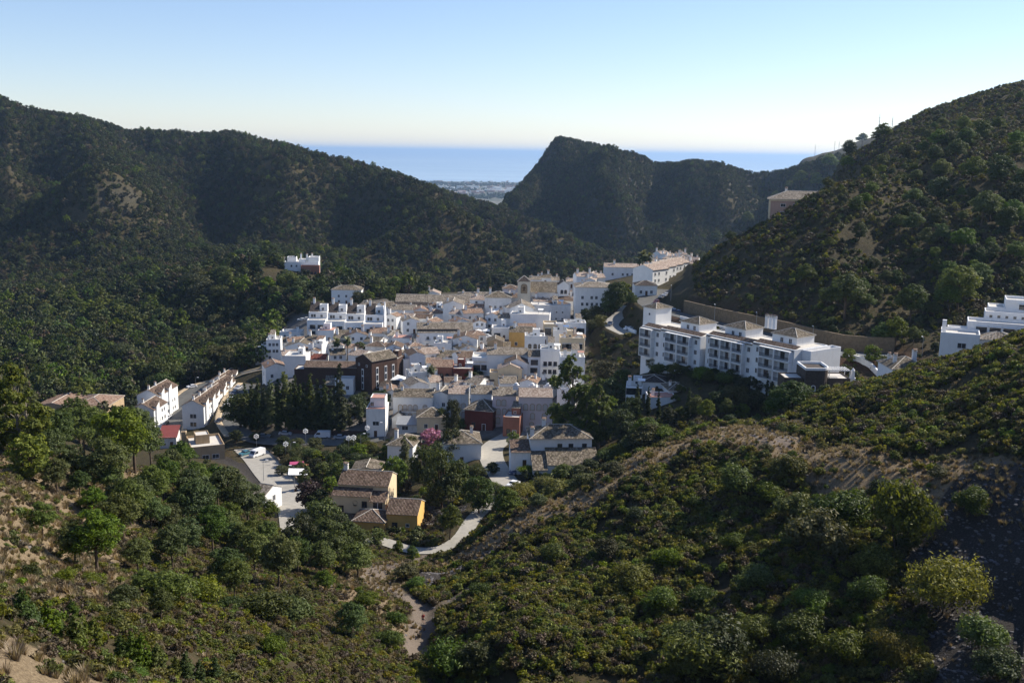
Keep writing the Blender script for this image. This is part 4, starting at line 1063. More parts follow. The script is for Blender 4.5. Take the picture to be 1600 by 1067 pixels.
for i, (px, py, w, t) in enumerate([(836, 437, 18, t_tan), (852, 434, 18, t_moss), (866, 438, 16, t_tan), (893, 440, 16, t_pink), (905, 441, 14, t_brown)]):
    H1('back_house', 'low %s roofed house behind the church, %s of five from the left' % (['tan','mossy','tan','pinkish','brown'][i], ['first','second','third','fourth','fifth'][i]), px, py, w, 7, 3.5, 0, m_white, 'gx', t, 1, 1, ch=2, grp='low houses behind the church', Y=500 + i * 4)
H1('large_white_house', 'large white three-storey house with tan hipped roof beside the dark garden trees', 929, 449, 60, 13, 12, 0, m_white, 'hip', t_tan, 6, 3, ch=1, pitch=.25, land='the large white house by dark trees')
H1('long_white_house', 'long white house with tan roof behind the three tall palms', 985, 418, 82, 10, 8.5, -3, m_white, 'gx', t_pink, 8, 2, ch=3, Y=540, pitch=.3, land='the long white house behind the palms')
for i, (px, py, w, h) in enumerate([(910,432,18,5),(925,430,16,4.5),(938,434,16,5),(922,438,16,4)]):
    H1('pink_roofed_house', 'small pink roofed house left of the long palm house, %s of four' % ['first','second','third','fourth'][i], px, py, w, 8, h, 10 * (-1)**i, m_white, 'gy' if i % 2 else 'gx', t_pink, 1, 1, ch=2, grp='small pink roofed houses', Y=505 - 8 * (i == 3))
H1('dark_roofed_house', 'low white house with dark hipped roof at the bend of the upper road', 1010, 446, 34, 8, 4.5, 0, m_white, 'hip', t_slate, 3, 1, ch=0, land='the dark hipped house by the upper road')
# row running away up the road
for i, (px, py, Y) in enumerate([(1033, 421, 448), (1045, 417, 462), (1056, 414, 476), (1067, 411, 490)]):
    b = B('row_house', 'white row house with tan roof along the upper road, %s from the near end' % ['first','second','third','fourth'][i], px, py, 1, 11, 9.5, 46, 'house', 'row houses climbing the upper road', Y=Y, land='the row houses along the upper road' if i == 1 else None)
    b.w = 12.5; b.main(m_white, 'gx', t_pink, pitch=.36); b.wins(4, 3, 'win', margin=.05); b.chim(-2, 6, i % 3)
for i, (px, py, Y) in enumerate([(1018,411,560),(1030,408,575),(1043,404,590),(1052,401,610),(1062,402,590),(1072,404,570),(1082,407,560),(1090,410,545),(1068,398,625),(1040,397,640),(1056,409,560),(1078,412,540)]):
    H1('far_row_house', 'little white house with pinkish roof in the far village tail, %s from left' % ['first','third','fifth','sixth','eighth','tenth','eleventh','last','ninth','fourth','seventh','twelfth'][i], px, py, 16, 8, 5.5, [0, 30, -20, 40][i % 4], m_white, ['gx','gy','hip'][i % 3], t_pink, 2, 1, ch=3, grp='houses in the far tail of the village', Y=Y, land='the far tail of the village' if i == 2 else None)
# middle of the village
b = H1('green_sided_house', 'long house with green-grey side wall, tan roof and dark recessed terrace', 696, 519, 88, 12, 7, 7, m_white, 'gx', t_tan, 6, 2, side=m_green_w, ch=4, pitch=.5, balc=.5, land='the long house with the green-grey side')
q = Sh().box(-b.w/2+.3, b.w/2-6, .6, 3.4, 7.5, 8.1, m_stoned); q.obj('terrace_shade', b.root)  # solid dark strip standing in for the shade inside the recessed terrace
H1('white_gable_house', 'white gable end with dark verge right of the long green-sided house', 727, 530, 38, 10, 7, 0, m_white, 'gy', t_brown, 1, 1, ch=1, pitch=.3)
H1('white_house', 'low white wall house under the long green-sided house', 692, 537, 28, 6, 6, 0, m_white, 'low', None, 1, 1, ch=0)
H1('low_mossy_house', 'low house with wide mossy roof and dark doorway in the village middle', 705, 558, 46, 9, 4.5, 0, m_white, 'gx', t_moss, 3, 1, ch=1, land='the wide mossy roof mid village')
H1('gabled_house', 'small white gabled house with red door above the dark brick building', 615, 543, 25, 8, 6, 0, m_white, 'gy', t_brown, 2, 2, ch=0, land='the gabled house above the brick block')
H1('roof_terrace_house', 'white house with pink roof terrace behind the small gabled house', 628, 529, 31, 8, 5, 0, m_white, 'pink', None, 2, 1, ch=1)
H1('tall_gabled_house', 'tall narrow white house with brown gable above the white marquee', 652, 555, 24, 9, 8, 18, m_white, 'gy', t_brown, 2, 2, ch=0, land='the narrow gabled house above the marquee', lw=1)
H1('salmon_house', 'salmon brick house with arched windows and tan roof in the village centre', 690, 573, 34, 9, 8, 0, m_salmon, 'gx', t_terra, 3, 2, 'arch', ch=0, land='the salmon house with arches')
H1('red_brick_house', 'dark red flat-roofed house right of the salmon house', 723, 577, 32, 8, 7, 0, m_redw, 'low', None, 2, 1, 'arch', ch=0)
b = H1('round_balcony_house', 'white house with rounded flowered roof terrace and wide balcony', 751, 560, 26, 8, 9, 0, m_white, 'flat', None, 0, 0, ch=0, land='the house with the flowered roof terrace')
q = Sh().prism([(3.2*math.cos(t), -1.2*math.sin(t)) for t in np.linspace(math.pi, 0, 9)][::-1], 8.2, 9.6, m_white).obj('roof_terrace', b.root); b.win(-1.4, 4.6, 'dark'); b.win(1.5, 4.6, 'dark'); place('balcony', rail_mesh(5.5), b.root, (0, 0, 4.4))
place('window', arch_mesh(1.9, 2.8, m_white, m_glass), b.root, (0, 0, .6))
H1('long_roof_house', 'long white house with one straight tan roof above the cream gable', 793, 554, 66, 10, 10, 0, m_white, 'gx', t_tan, 0, 0, ch=1, pitch=.3, land='the long straight tan roof')
H1('white_gable_house', 'white gable house directly behind the cream gable house', 807, 568, 36, 7, 8.5, 0, m_white, 'gy', t_brown, 2, 2, ch=0, pitch=.42)
b = H1('cream_house', 'cream gable-fronted house with small balconies in the village centre', 797, 577, 38, 7, 7.5, 0, m_cream, 'gy', t_pink, 3, 2, ch=0, pitch=.42, balc=.6, land='the cream gable house')
b.vol(-b.w/2-3, -b.w/2-.05, .5, 6, 0, 5.5, m_cream, 'flat')
H1('small_white_house', 'small white house with dark roof and two doors left of the cream house', 757, 595, 30, 6, 4, 0, m_white, 'gx', t_brown, 2, 1, 'brown', ch=0, pitch=.35)
H1('white_house', 'narrow white house with mossy roof and dark wide opening right of cream house', 835, 557, 20, 8, 10, 0, m_white, 'gx', t_moss, 1, 3, 'dark', ch=0)
H1('tall_white_house', 'tall flat white house with brown framed windows, right of village centre', 860, 549, 31, 9, 12, 0, m_white, 'flat', None, 3, 3, 'brown', ch=0, balc=.4, land='the tall white house with brown frames')
H1('corner_white_house', 'tall white corner house with arched window behind the big yellowing tree', 895, 561, 39, 9, 13, 0, m_white, 'flat', None, 2, 3, 'arch', ch=1, land='the corner house behind the yellowing tree')
H1('terrace_house', 'flat white house with dark awning stacked above the tall brown-framed house', 836, 528, 32, 8, 8, 0, m_white, 'flat', None, 3, 2, 'arch', ch=1)
H1('terrace_house', 'small flat house with yellow cornice near the top right of the village', 860, 509, 21, 8, 7, 0, m_cream, 'flat', None, 2, 2, 'dark', ch=0)
H1('terrace_house', 'white flat house with dark pergola at the right village edge, uppermost', 899, 507, 34, 8, 7.5, 0, m_white, 'flat', None, 4, 2, 'dark', ch=2, land='the uppermost flat house at the right')
H1('terrace_house', 'cream flat house with dark openings at the right village edge, second down', 894, 531, 38, 8, 7.5, 0, m_cream, 'flat', None, 4, 2, 'dark', ch=1)
H1('terrace_house', 'white flat house squeezed between the cream cornice house and the right edge', 876, 519, 22, 7, 7, 0, m_white, 'flat', None, 2, 2, 'dark', ch=2)
H1('ochre_house', 'ochre walled house with mossy roof beside the market street', 814, 519, 38, 8, 6.5, -6, m_yellow, 'gx', t_moss, 2, 1, ch=1, land='the ochre wall by the market street')
H1('brown_gable_house', 'brown-grey gabled house at the foot of the market street', 774, 534, 26, 8, 6, 0, m_sand, 'gy', t_moss, 1, 1, 'dark', ch=0)
H1('shaded_house', 'low house with blue awning beside the market street', 782, 513, 28, 8, 5, 0, m_white, 'low', None, 2, 1, 'dark', ch=0)
H1('white_house', 'plain white house right of the top of the market street', 790, 497, 24, 8, 6, 0, m_white, 'gx', t_tan, 1, 1, ch=1)
# dark brick complex
b = B('brick_block', 'tall dark brick building with white vertical window strips and tan roof', 568, 562, 24, 10, 12, -42, 'building', None, land='the tall dark brick building')
b.w = 9; b.vol(-4.5, 4.5, 0, 12, 0, 12, m_brickd, 'gy', t_moss, pitch=.45)
strip = Sh().box(-.55, .55, -.1, .05, 0, 7.6, m_frame).box(-.38,.38,-.14,-.1,.3,2.2,m_glass).box(-.38,.38,-.14,-.1,2.8,4.7,m_glass).box(-.38,.38,-.14,-.1,5.3,7.2,m_glass).mesh('window')
place('window', strip, b.root, (-.5, 0, 1)); b.win(-2.5, 9.6, 'small'); b.win(1.8, 9.6, 'small')
for y in (2.5, 6.5, 10): place('window', strip, b.root, (4.5, y, 2), R(90))
b = B('brick_wing', 'long dark brick wing with brown roof left of the tall brick building', 516, 574, 84, 9, 8.5, 0, 'building', None, land='the long dark brick wing')
b.main(m_brickd, 'gx', t_brown, pitch=.3); b.wins(6, 2, 'small', skip=.4); b.vol(-b.w/2 - 4, -b.w/2 - .05, 2, 9, 0, 7, m_brickd, 'low')
b.vol(b.w/2-7, b.w/2-.5, -5, -.05, 0, 5.2, m_white, 'low'); b.win(b.w/2-5, 1.6, 'arch'); b.win(b.w/2-2.5, 1.6, 'win')
b.vol(-1.5, 4, -4.5, -.05, 0, 3.2, m_brickd, 'sf', t_tan, pitch=.5)
H1('brick_annex', 'dark brick annex with red edge right of the tall brick building', 610, 562, 22, 9, 8, -12, m_brickd, 'low', None, 0, 0, ch=0, grp=None)
b = B('marquee', 'bright white marquee roof between brick building and palm garden', 618, 594, 27, 6, 3.2, 0, 'marquee', None, land='the white marquee')
w = b.w/2; q = Sh(); top = (0, 3, 4.7)
c = [(-w,0,3.1),(w,0,3.1),(w,6,3.1),(-w,6,3.1)]
for i in range(4): q.face([c[i], c[(i+1)%4], top], m_canvas); a, d_ = c[i], c[(i+1)%4]; q.face([(a[0],a[1],2.7),(d_[0],d_[1],2.7),d_,a], m_canvas)
q.obj('canopy', b.root)
for x, y in ((-w,0),(w,0),(w,6),(-w,6)): Sh().tube([(x,y,-2),(x,y,3.1)],[.07,.07],m_metalg).obj('pole', b.root)
H1('low_white_house', 'low white building with dark roof edge below the marquee', 607, 604, 30, 6, 3.2, 0, m_white, 'sf', t_slate, 3, 1, 'small', ch=0, pitch=.15)
# lower front row
b = H1('pink_terrace_house', 'white house with pink roof terrace at the lower left end of the front row', 587, 640, 31, 9, 9, 0, m_white, 'pink', None, 1, 2, 'wide', ch=0, land='the white house with the pink terrace')
b.vol(-b.w*.35, b.w*.42, 3, 9, 9.06, 11.8, m_white, 'pink'); b.win(-b.w*.25, 9.4, 'win')
H1('long_front_house', 'long white two-storey house with arched windows in the front row', 645, 620, 64, 10, 8.5, 0, m_white, 'gx', t_moss, 6, 2, 'archp', ch=1, pitch=.3, land='the long white house with arched windows', balc=.2)
H1('front_house', 'white house with steep side roof between the long arched house and conifer', 688, 616, 24, 9, 8, -8, m_white, 'gy', t_tan, 2, 2, 'win', ch=1)
H1('front_house', 'pale front row house left behind the red house roof', 716, 615, 32, 9, 9, 0, m_old, 'gx', t_pink, 3, 2, 'archp', ch=2)
H1('front_house', 'white front row house right behind the red house roof', 752, 615, 34, 9, 9, 0, m_white, 'gx', t_tan, 3, 2, 'archp', ch=2)
H1('front_house', 'pale lilac front row house with arched windows above the red annex', 788, 618, 38, 9, 10, 0, m_lilac, 'gx', t_tan, 3, 3, 'archp', ch=1, land='the lilac house above the red annex')
b = H1('front_house', 'tall lilac-white front row house left of the big yellowing tree', 837, 620, 54, 9, 11, 0, m_lilac, 'gx', t_pink, 4, 3, 'archp', ch=0, land='the lilac-white house by the yellowing tree')
for x in (-6, -1, 4): Sh().box(x-1, x+1, 6.5, 7.6, 11.5, 13.0, m_white).tube([(x,7,13),(x,7,13.6),(x,7,13.9)],[.85,.6,.1],m_white,10).obj('chimney', b.last)
b = H1('red_house', 'dark red house with mossy hipped roof in front of the lilac row', 748, 641, 46, 10, 6.5, -14, m_redw, 'hip', t_moss, 2, 1, 'brown', ch=0, pitch=.5, grp=None, land='the dark red house', rw=2)
H1('red_annex', 'red annex with bright white flat top right of the dark red house', 799, 653, 27, 8, 6, -10, m_salmon, 'low', None, 2, 1, 'brown', ch=0, grp=None, rw=1)
H1('hipped_villa', 'white villa with brown hipped roof left of the pink blossoming tree', 625, 696, 42, 10, 5.5, -10, m_white, 'hip', t_moss, 2, 1, ch=1, pitch=.45, grp='white hipped villas', land='the hipped villa left of pink blossom')
H1('hipped_villa', 'white villa with wide brown hipped roof right of the pink blossoming tree', 722, 693, 62, 11, 6, 6, m_white, 'hip', t_moss, 1, 1, ch=2, pitch=.42, grp='white hipped villas', land='the hipped villa right of pink blossom')
H1('hipped_house', 'house with brown hipped roof and yellow front above the pink tree', 674, 652, 46, 9, 4.5, 4, m_cream, 'hip', t_moss, 2, 1, ch=0, pitch=.45)
H1('gable_shed', 'little white gable building in front of the long arched house', 623, 653, 22, 5, 3, 0, m_white, 'gy', t_tan, 1, 1, ch=0, pitch=.8)
b = H1('grey_roof_shed', 'long grey metal roofed shed behind the left hipped villa', 641, 664, 44, 6, 2.6, 0, m_old, 'none', None, 2, 1, 'wide', ch=0, grp=None)
Sh().slab([(-b.w/2-.3,-.6,2.7),(b.w/2+.3,-.6,2.7),(b.w/2+.3,6,3.9),(-b.w/2-.3,6,3.9)], .12, m_metalg).obj('roof_sheet', b.root)
H1('tiled_garden_house', 'small house with shallow tiled gable just behind the yellow villa', 572, 735, 46, 8, 3.4, 0, m_cream, 'gy', t_moss, 1, 1, ch=0, pitch=.22, grp=None)
# large white house on the right of the street
b = B('front_villa', 'large white house with mossy hipped roof and long lower tiled roof, front right', 877, 685, 100, 11, 7.5, 4, 'villa', None, land='the large white house front right', Y=256)
w = b.w; b.vol(-w/2, w/2, 0, 11, -2, 7.5, m_white, 'hip', t_moss, pitch=.42); b.chim(-w/2 + .6, 1.5, 1, 0); b.chim(-w*.25, 6, 1)
for x in (-.02, .16, .38): b.win(w * x, 4.6, 'brown')
b.vol(-w*.26, w*.56, -7.5, -.05, -3, 2.6, m_white, 'sf', t_moss, pitch=.32); b.vol(-w*.5, -w*.27, -8.5, -.5, -3, 1.6, m_white, 'sf', t_moss, pitch=.32)
b.vol(-w*.82, -w*.5-.05, -2, 5, -3, 4.4, m_white, 'sf', t_brown, pitch=.2); b.win(-w*.6, .2, 'door')
# the yellow villa
b = B('yellow_villa', 'yellow villa with three brown tiled roofs and a round window', 563, 757, 70, 9, 8.5, -6, 'villa', None, land='the yellow villa', Y=226)
w = 10.5; b.vol(-w/2-.2, w/2+1.5, 0, 9, 0, 8.5, m_cream, 'gx', t_brown, pitch=.45); b.chim(-w/2+.6, 4.5, 1)
b.vol(-w/2-1, 3.0, -2.6, -.05, 0, 6.6, m_cream, 'sf', t_brown, pitch=.42); b.win(-w/2+1.2, 2.6, 'brown'); b.win(1.6, 3.9, 'brown')
place('window', Sh().tube([(0,-.12,.6),(0,.05,.6)],[.55,.55],m_wood,12).prism([(.5*math.cos(t), .5*math.sin(t)) for t in np.linspace(0,6.28,13)[:-1]],-.01,.0,m_glass).mesh('window'), b.root, (-.6,-2.6,4.3))
b.vol(3.05, 6.8, -3.4, -.06, 0, 5.8, m_cream, 'sf', t_brown, pitch=.4); b.win(5, 4.0, 'pair')
b.vol(1.0, 8.2, -10.5, -3.45, -1, 3.6, m_yellow, 'hip', t_brown, pitch=.42); b.win(2.2, 1.0, 'brown'); b.win(6.4, 1.0, 'brown', 'F')
b.vol(8.3, 15.5, -8.5, 0.5, -1, 5.0, m_yellow, 'gx', t_brown, pitch=.45); b.win(10.2, 1.4, 'brown'); b.win(13.2, 2.0, 'small')
b.vol(-3.4, .95, -11.5, -2.65, -4, .9, m_cream, 'sf', t_brown, pitch=.14); b.win(-2.2, -2.6, 'brown'); b.win(-.4, -2.6, 'dark')
Sh().box(-4.2, 8, -13, -12.7, -8, -3.0, m_sand).obj('garden_wall', b.root)
# western apartments between the two streets
def flats(label, px, py, Y, w, d, h, land=None, yaw=-3):
    b = B('apartment_house', label, px, py, 10, d, h, yaw, 'apartment house', 'white apartment rows on the left streets', Y=Y, land=land)
    b.w = w; b.vol(-w/2, w/2, 0, d, -2, h, m_white, 'gx' if d < 12 else 'gy', t_brown, pitch=.5)
    b.wins(1, 3, 'pair', margin=.0, skip=0, door=False)
    b.v = (-w/2, w/2, 0, d, 0, h); b.wins(max(2, int(d / 3)), 3, 'win', 'R', skip=.05)
    for k in range(max(1, int(d // 7))):
        b.vol(w/2 - 2.0, w/2 + .5, 1.5 + k * 7, 4.0 + k * 7, 0, h + 1.1, m_white, 'sf', t_brown, pitch=.5); b.chim(0, 1 + k * 6, 2, 1.2)
        b.v = (-w/2, w/2, 0, d, 0, h)
    return b
flats('white apartment house with dark tiled gable nearest the front of the middle row', 301, 634, 348, 8, 15, 9.6, 'the middle white apartment row')
flats('second white apartment house back in the middle row', 320, 620, 368, 8, 15, 10.2)
flats('third white apartment house back in the middle row', 332, 607, 388, 8, 16, 10.2)
flats('farthest white apartment house of the middle row, by the street bend', 342, 595, 408, 8, 16, 10.2)
flats('nearer white apartment house of the far left row, half hidden by pines', 222, 640, 345, 8.5, 12, 9.5, 'the far left white apartment row')
flats('farther and taller white apartment house of the far left row', 231, 618, 362, 8.5, 18, 12.5)
b = B('school', 'long low sand-coloured building with wide terracotta roofs behind the left pines', 112, 634, 118, 16, 5, 0, 'building', None, Y=335, land='the terracotta roofs behind the left pines')
b.vol(-b.w/2, -1, 0, 16, 0, 4.6, m_sand, 'gy', t_terra, pitch=.22); b.wins(3, 1, 'wide'); b.vol(0, b.w/2, -3, 14, 0, 5.4, m_sand, 'hip', t_terra, pitch=.3); b.wins(3, 1, 'wide')
b = B('flat_roofed_building', 'sand-coloured flat-roofed building with a box on its roof above the pines', 325, 700, 48, 13, 4.6, 24, 'building', None, Y=292, land='the sand-coloured flat-roofed building')
w = b.w; b.vol(-w/2, w/2, 0, 13, 0, 4.6, m_sand, 'flat'); b.win(-w*.08, 1.2, 'wide'); b.win(w*.22, 1.2, 'wide'); b.vol(-w*.3, w*.12, 5, 10, 4.7, 7.2, m_sand, 'low'); b.vol(-w/2-1.6, -w/2-.3, 11, 12.2, 0, 7.0, m_sand, 'low')
b = H1('red_shed', 'long shed with bright red metal roof left of the flat-roofed building', 262, 684, 26, 8, 3.5, 10, m_old, 'none', None, 2, 1, 'small', ch=0, grp=None, cat='shed', Y=318)
Sh().slab([(-b.w/2-.3,-.4,3.6),(b.w/2+.3,-.4,3.6),(b.w/2+.3,8,5.6),(-b.w/2-.3,8,5.6)], .1, plain('red_sheet', (0.20,0.05,0.04), .6, .3, var=.1)).obj('roof_sheet', b.root)
H1('roadside_house', 'small white house with tiled roof beside the pale street, behind pines', 404, 772, 24, 7, 3.4, -20, m_white, 'gx', t_tan, 2, 1, ch=0, Y=228, grp=None, rw=1)
H1('roadside_house', 'white caravan-like hut glimpsed between the pines', 317, 742, 12, 3, 2.4, 0, m_white, 'none', None, 1, 1, 'wide', ch=0, Y=252, grp=None, cat='hut')
# apartment block on the right above the ravine
A0, A1 = pt(1003, 511, 316), pt(1246, 546, 266)
dv = (A1 - A0); Ln = math.hypot(dv.x, dv.y); yaw = math.atan2(dv.y, dv.x)
root = empty('apartment_block', (A0.x, A0.y, -65.5), yaw); tag(root, 'long white apartment block with three rows of balconies above the ravine', 'apartment block'); LAND.append(('the long white apartment block', 1120, 550))
b = B.__new__(B); b.root, b.px, b.py, b.last, b.rise = root, 1100, 550, None, 0
z0 = A0.z + 65.5; z1 = A1.z + 65.5
mods = [(0, .15, 0), (.165, .44, -1.4), (.455, .75, 0), (.765, 1.0, -1.2)]
for k, (f0, f1, off) in enumerate(mods):
    x0, x1 = f0 * Ln, f1 * Ln; top = z0 + (z1 - z0) * (f0 + f1) / 2
    b.vol(x0, x1, off, 13, 0, top, m_white, 'low', found=7)
    r = Sh().slab([(x0+.2,off-.5,top-.3),(x1-.2,off-.5,top-.3),(x1-.2,off+2.8,top+.9),(x0+.2,off+2.8,top+.9)], .15, t_brown, m_mortar); r.obj('roof', root)
    nb = [1, 2, 3, 2][k]; wd = x1 - x0
    items = {0: ['B', 'W'], 1: ['W', 'B', 'B', 'W'], 2: ['W', 'B', 'B', 'B', 'W'], 3: ['W', 'B', 'B']}[k]
    wt = [1.0 if t == 'W' else 1.9 for t in items]; cx = x0 + .4
    for t, ww in zip(items, wt):
        cw = (wd - .8) * ww / sum(wt); xc = cx + cw / 2; cx += cw
        for f in range(3):
            zz = top - 2.9 - 3.05 * f
            if t == 'W': place('window', WM['win'], root, (xc, off, zz + .6))
            else:
                bw = cw - .5
                q = Sh().box(-bw/2, bw/2, -1.5, 0, -.2, 0, m_white).box(-bw/2-.2, -bw/2, -1.5, 0, -.2, 2.75, m_white).box(bw/2, bw/2+.2, -1.5, 0, -.2, 2.75, m_white).box(-bw/2, bw/2, -1.49, 0, 2.55, 2.75, m_white)
                q.box(-bw/2, bw/2, -1.46, -1.4, .9, .97, m_iron)
                for j in range(int(bw / .2)): xx = -bw/2 + .1 + j * .2; q.box(xx-.025, xx+.025, -1.45, -1.41, 0, .9, m_iron)
                q.box(-bw*.36, bw*.36, -.06, .0, 0.05, 2.2, m_shut).box(-bw*.3, -.04, -.09, -.06, 0.15, 2.1, m_glass); q.obj('balcony', root, (xc, off, zz))
for f0, f1, dz in ((.20, .33, 2.6), (.50, .63, 2.9), (.79, .93, 2.6)):
    x0, x1 = f0 * Ln, f1 * Ln; top = z0 + (z1 - z0) * (f0 + f1) / 2
    b.vol(x0, x1, 5, 12.6, top + .02, top + dz, m_white, 'hip', t_moss, pitch=.4); b.win(x0 + (x1-x0)*.4, top + .5, 'win'); b.win(x0 + (x1-x0)*.75, top + .5, 'win')
b.vol(-6, -.05, 6, 13, 0, z0 + 5.5, m_white, 'hip', t_moss, pitch=.4, found=7); b.win(-3, z0 + 3, 'small')
for x in (.70, .725, .745): b.chim(x * Ln, 9, 1, 1.2)
b.vol(Ln + .05, Ln + 3, 2, 15, 0, z1 - 1, m_white, 'flat', found=7)
for k in range(8): KEEP.append((A0.x + dv.x * (k + .3) / 8 + 5, A0.y + dv.y * (k + .3) / 8 + 4, 8.5))
# villas among trees below the block
H1('ravine_villa', 'white villa with dark grey hipped tower roof below the apartment block', 1022, 597, 36, 8, 8, -8, m_white, 'hip', t_slate, 3, 2, ch=0, Y=292, grp='villas among the trees', land='the white villa with dark tower roof')
H1('ravine_villa', 'lower white wing villa at the left of the dark roofed tower villa', 991, 606, 26, 8, 6, -8, m_white, 'low', None, 2, 2, 'dark', ch=1, Y=290, grp='villas among the trees')
H1('ravine_villa', 'white villa with tan hipped roof right of the dark roofed tower villa', 1061, 609, 34, 8, 6, 6, m_white, 'hip', t_moss, 2, 2, ch=1, Y=284, grp='villas among the trees', land='the white villa with tan hipped roof')
H1('ravine_villa', 'small low white terrace house in front of the two ravine villas', 1035, 622, 44, 7, 4.5, 0, m_white, 'pink', None, 3, 1, ch=1, Y=278, grp='villas among the trees')
b = B('stone_tower_house', 'dark stone tower house with white parapet and slatted pergola', 1279, 579, 40, 8, 11, 0, 'house', None, Y=236, land='the dark stone tower house')
w = b.w; pts = [(-w/2,0)] + [(w/2 - 2.6 + 2.6*math.sin(t), 2.6 - 2.6*math.cos(t)) for t in np.linspace(0, math.pi/2, 7)] + [(w/2, 8), (-w/2, 8)]
Sh().prism(pts, -4, 11, m_stoned).obj('wall', b.root)
q = Sh()
for i in range(len(pts)):
    a, c = Vector((*pts[i],0)), Vector((*pts[(i+1)%len(pts)],0)); n = (c-a).normalized().cross(Vector((0,0,1))) * .06
    q.face([a+n+Vector((0,0,11)), c+n+Vector((0,0,11)), c+n+Vector((0,0,11.6)), a+n+Vector((0,0,11.6))], m_white); q.face([a-n*4+Vector((0,0,11)), c-n*4+Vector((0,0,11)), c-n*4+Vector((0,0,11.6)), a-n*4+Vector((0,0,11.6))][::-1], m_white)
    q.face([a+n+Vector((0,0,11.6)), c+n+Vector((0,0,11.6)), c-n*4+Vector((0,0,11.6)), a-n*4+Vector((0,0,11.6))], m_white)
q.obj('parapet', b.root); b.v = (-w/2, w/2, 0, 8, 0, 11); place('window', arch_mesh(.4, 1.2, m_white, m_glass), b.root, (-1, 0, 6))
b.vol(-w/2-4.8, -w/2-.05, 1, 7, 0, 8.6, m_stoned, 'low'); b.vol(w/2+.05, w/2+5.5, 2, 9, 0, 8.4, m_stoned, 'low')
b.vol(-w/2-4.6, -w/2-.2, -1.4, .95, -4, 5.5, m_white, 'low', found=0); b.vol(w/2-1, w/2+5.5, -.5, 1.95, -4, 6.2, m_white, 'low', found=0)
q = Sh()
for i in range(9): q.box(w/2+.4+i*.6, w/2+.55+i*.6, 2.2, 6.5, 10.6, 10.75, m_frame)
q.box(w/2+.2, w/2+5.6, 2.3, 2.45, 10.45, 10.6, m_frame).box(w/2+.2, w/2+5.6, 6.2, 6.35, 10.45, 10.6, m_frame)
for x in (w/2+.3, w/2+5.4):
    for y in (2.3, 6.2): q.box(x, x+.14, y, y+.14, 8.4, 10.45, m_frame)
q.obj('pergola', b.root)
Sh().box(w/2+5.8, w/2+7.3, 3, 4, 4, 8.6, m_white).box(w/2+6.1, w/2+7.0, 3.1, 3.9, 8.6, 10.4, m_white, taper=.1).tube([(w/2+6.55,3.5,10.4),(w/2+6.55,3.5,11.1)],[.5,.05],m_white,8).obj('bell_gable', b.root)
H1('ridge_house', 'white house with grey-brown hipped roof behind the right scrub ridge', 1425, 577, 62, 10, 4, 0, m_white, 'hip', t_moss, 3, 1, ch=3, pitch=.45, Y=245, grp=None, land='the grey-brown roof behind the right ridge')
b = B('stepped_villa', 'big white villa stepping down the slope at the right frame edge', 1545, 529, 150, 12, 6, -23, 'villa', None, Y=245, land='the big stepped villa on the right')
b.vol(-11, -2, 0, 9, -2, 6, m_white, 'flat'); b.win(-6, 3, 'wide'); b.vol(-2, 7, 1, 9, -2, 5.6, m_white, 'hip', t_tan, pitch=.36)
b.vol(-9.5, -4.9, 9.1, 12, -2, 6.6, m_white, 'low'); b.vol(-4.8, 24, 9.1, 17, -2, 8.0, m_white, 'flat')
for k in range(7): b.win(-1.5 + k * 3.2, 5.4, 'dark')
b.vol(-.6, 25, 17.1, 24, -2, 9.8, m_white, 'flat')
for k in range(12): b.win(.8 + k * 1.9, 8.9, 'small')
b.vol(.4, 4.4, 24.1, 32, -2, 10.6, m_white, 'low'); b.vol(4.5, 27, 24.1, 33, -2, 12.4, m_white, 'flat')
for k in range(4): b.win(9 + k * 4.5, 9.9, 'dark')
Sh().box(-10.9, -9.9, 3, 4, 5, 9.4, m_white).obj('chimney', b.root)
b = B('hill_mansion', 'pink-brown mansion with large hipped roof on the right hill crest', 1246, 312, 82, 15, 11, -14, 'mansion', None, Y=428, land='the pink-brown mansion on the hill')
b.vol(-b.w/2, b.w/2+4, 0, 15, 0, 11, m_pinkb, 'hip', t_tan, pitch=.42, over=.8, found=8); b.wins(4, 3, 'wide', fh=3.4); b.chim(-b.w*.2, 12, 1); Sh().box(-b.w/2-.06, b.w/2+4.1, -.08, 15.1, 10.2, 10.9, m_cream).obj('cornice', b.root)
for k in range(3): Sh().box([-b.w/2-.1, b.w/2+3.2, 0][k], [-b.w/2+.7, b.w/2+4.1, .9][k], -.1, .5, -6, 10.2, m_cream).obj('pilaster', b.root)
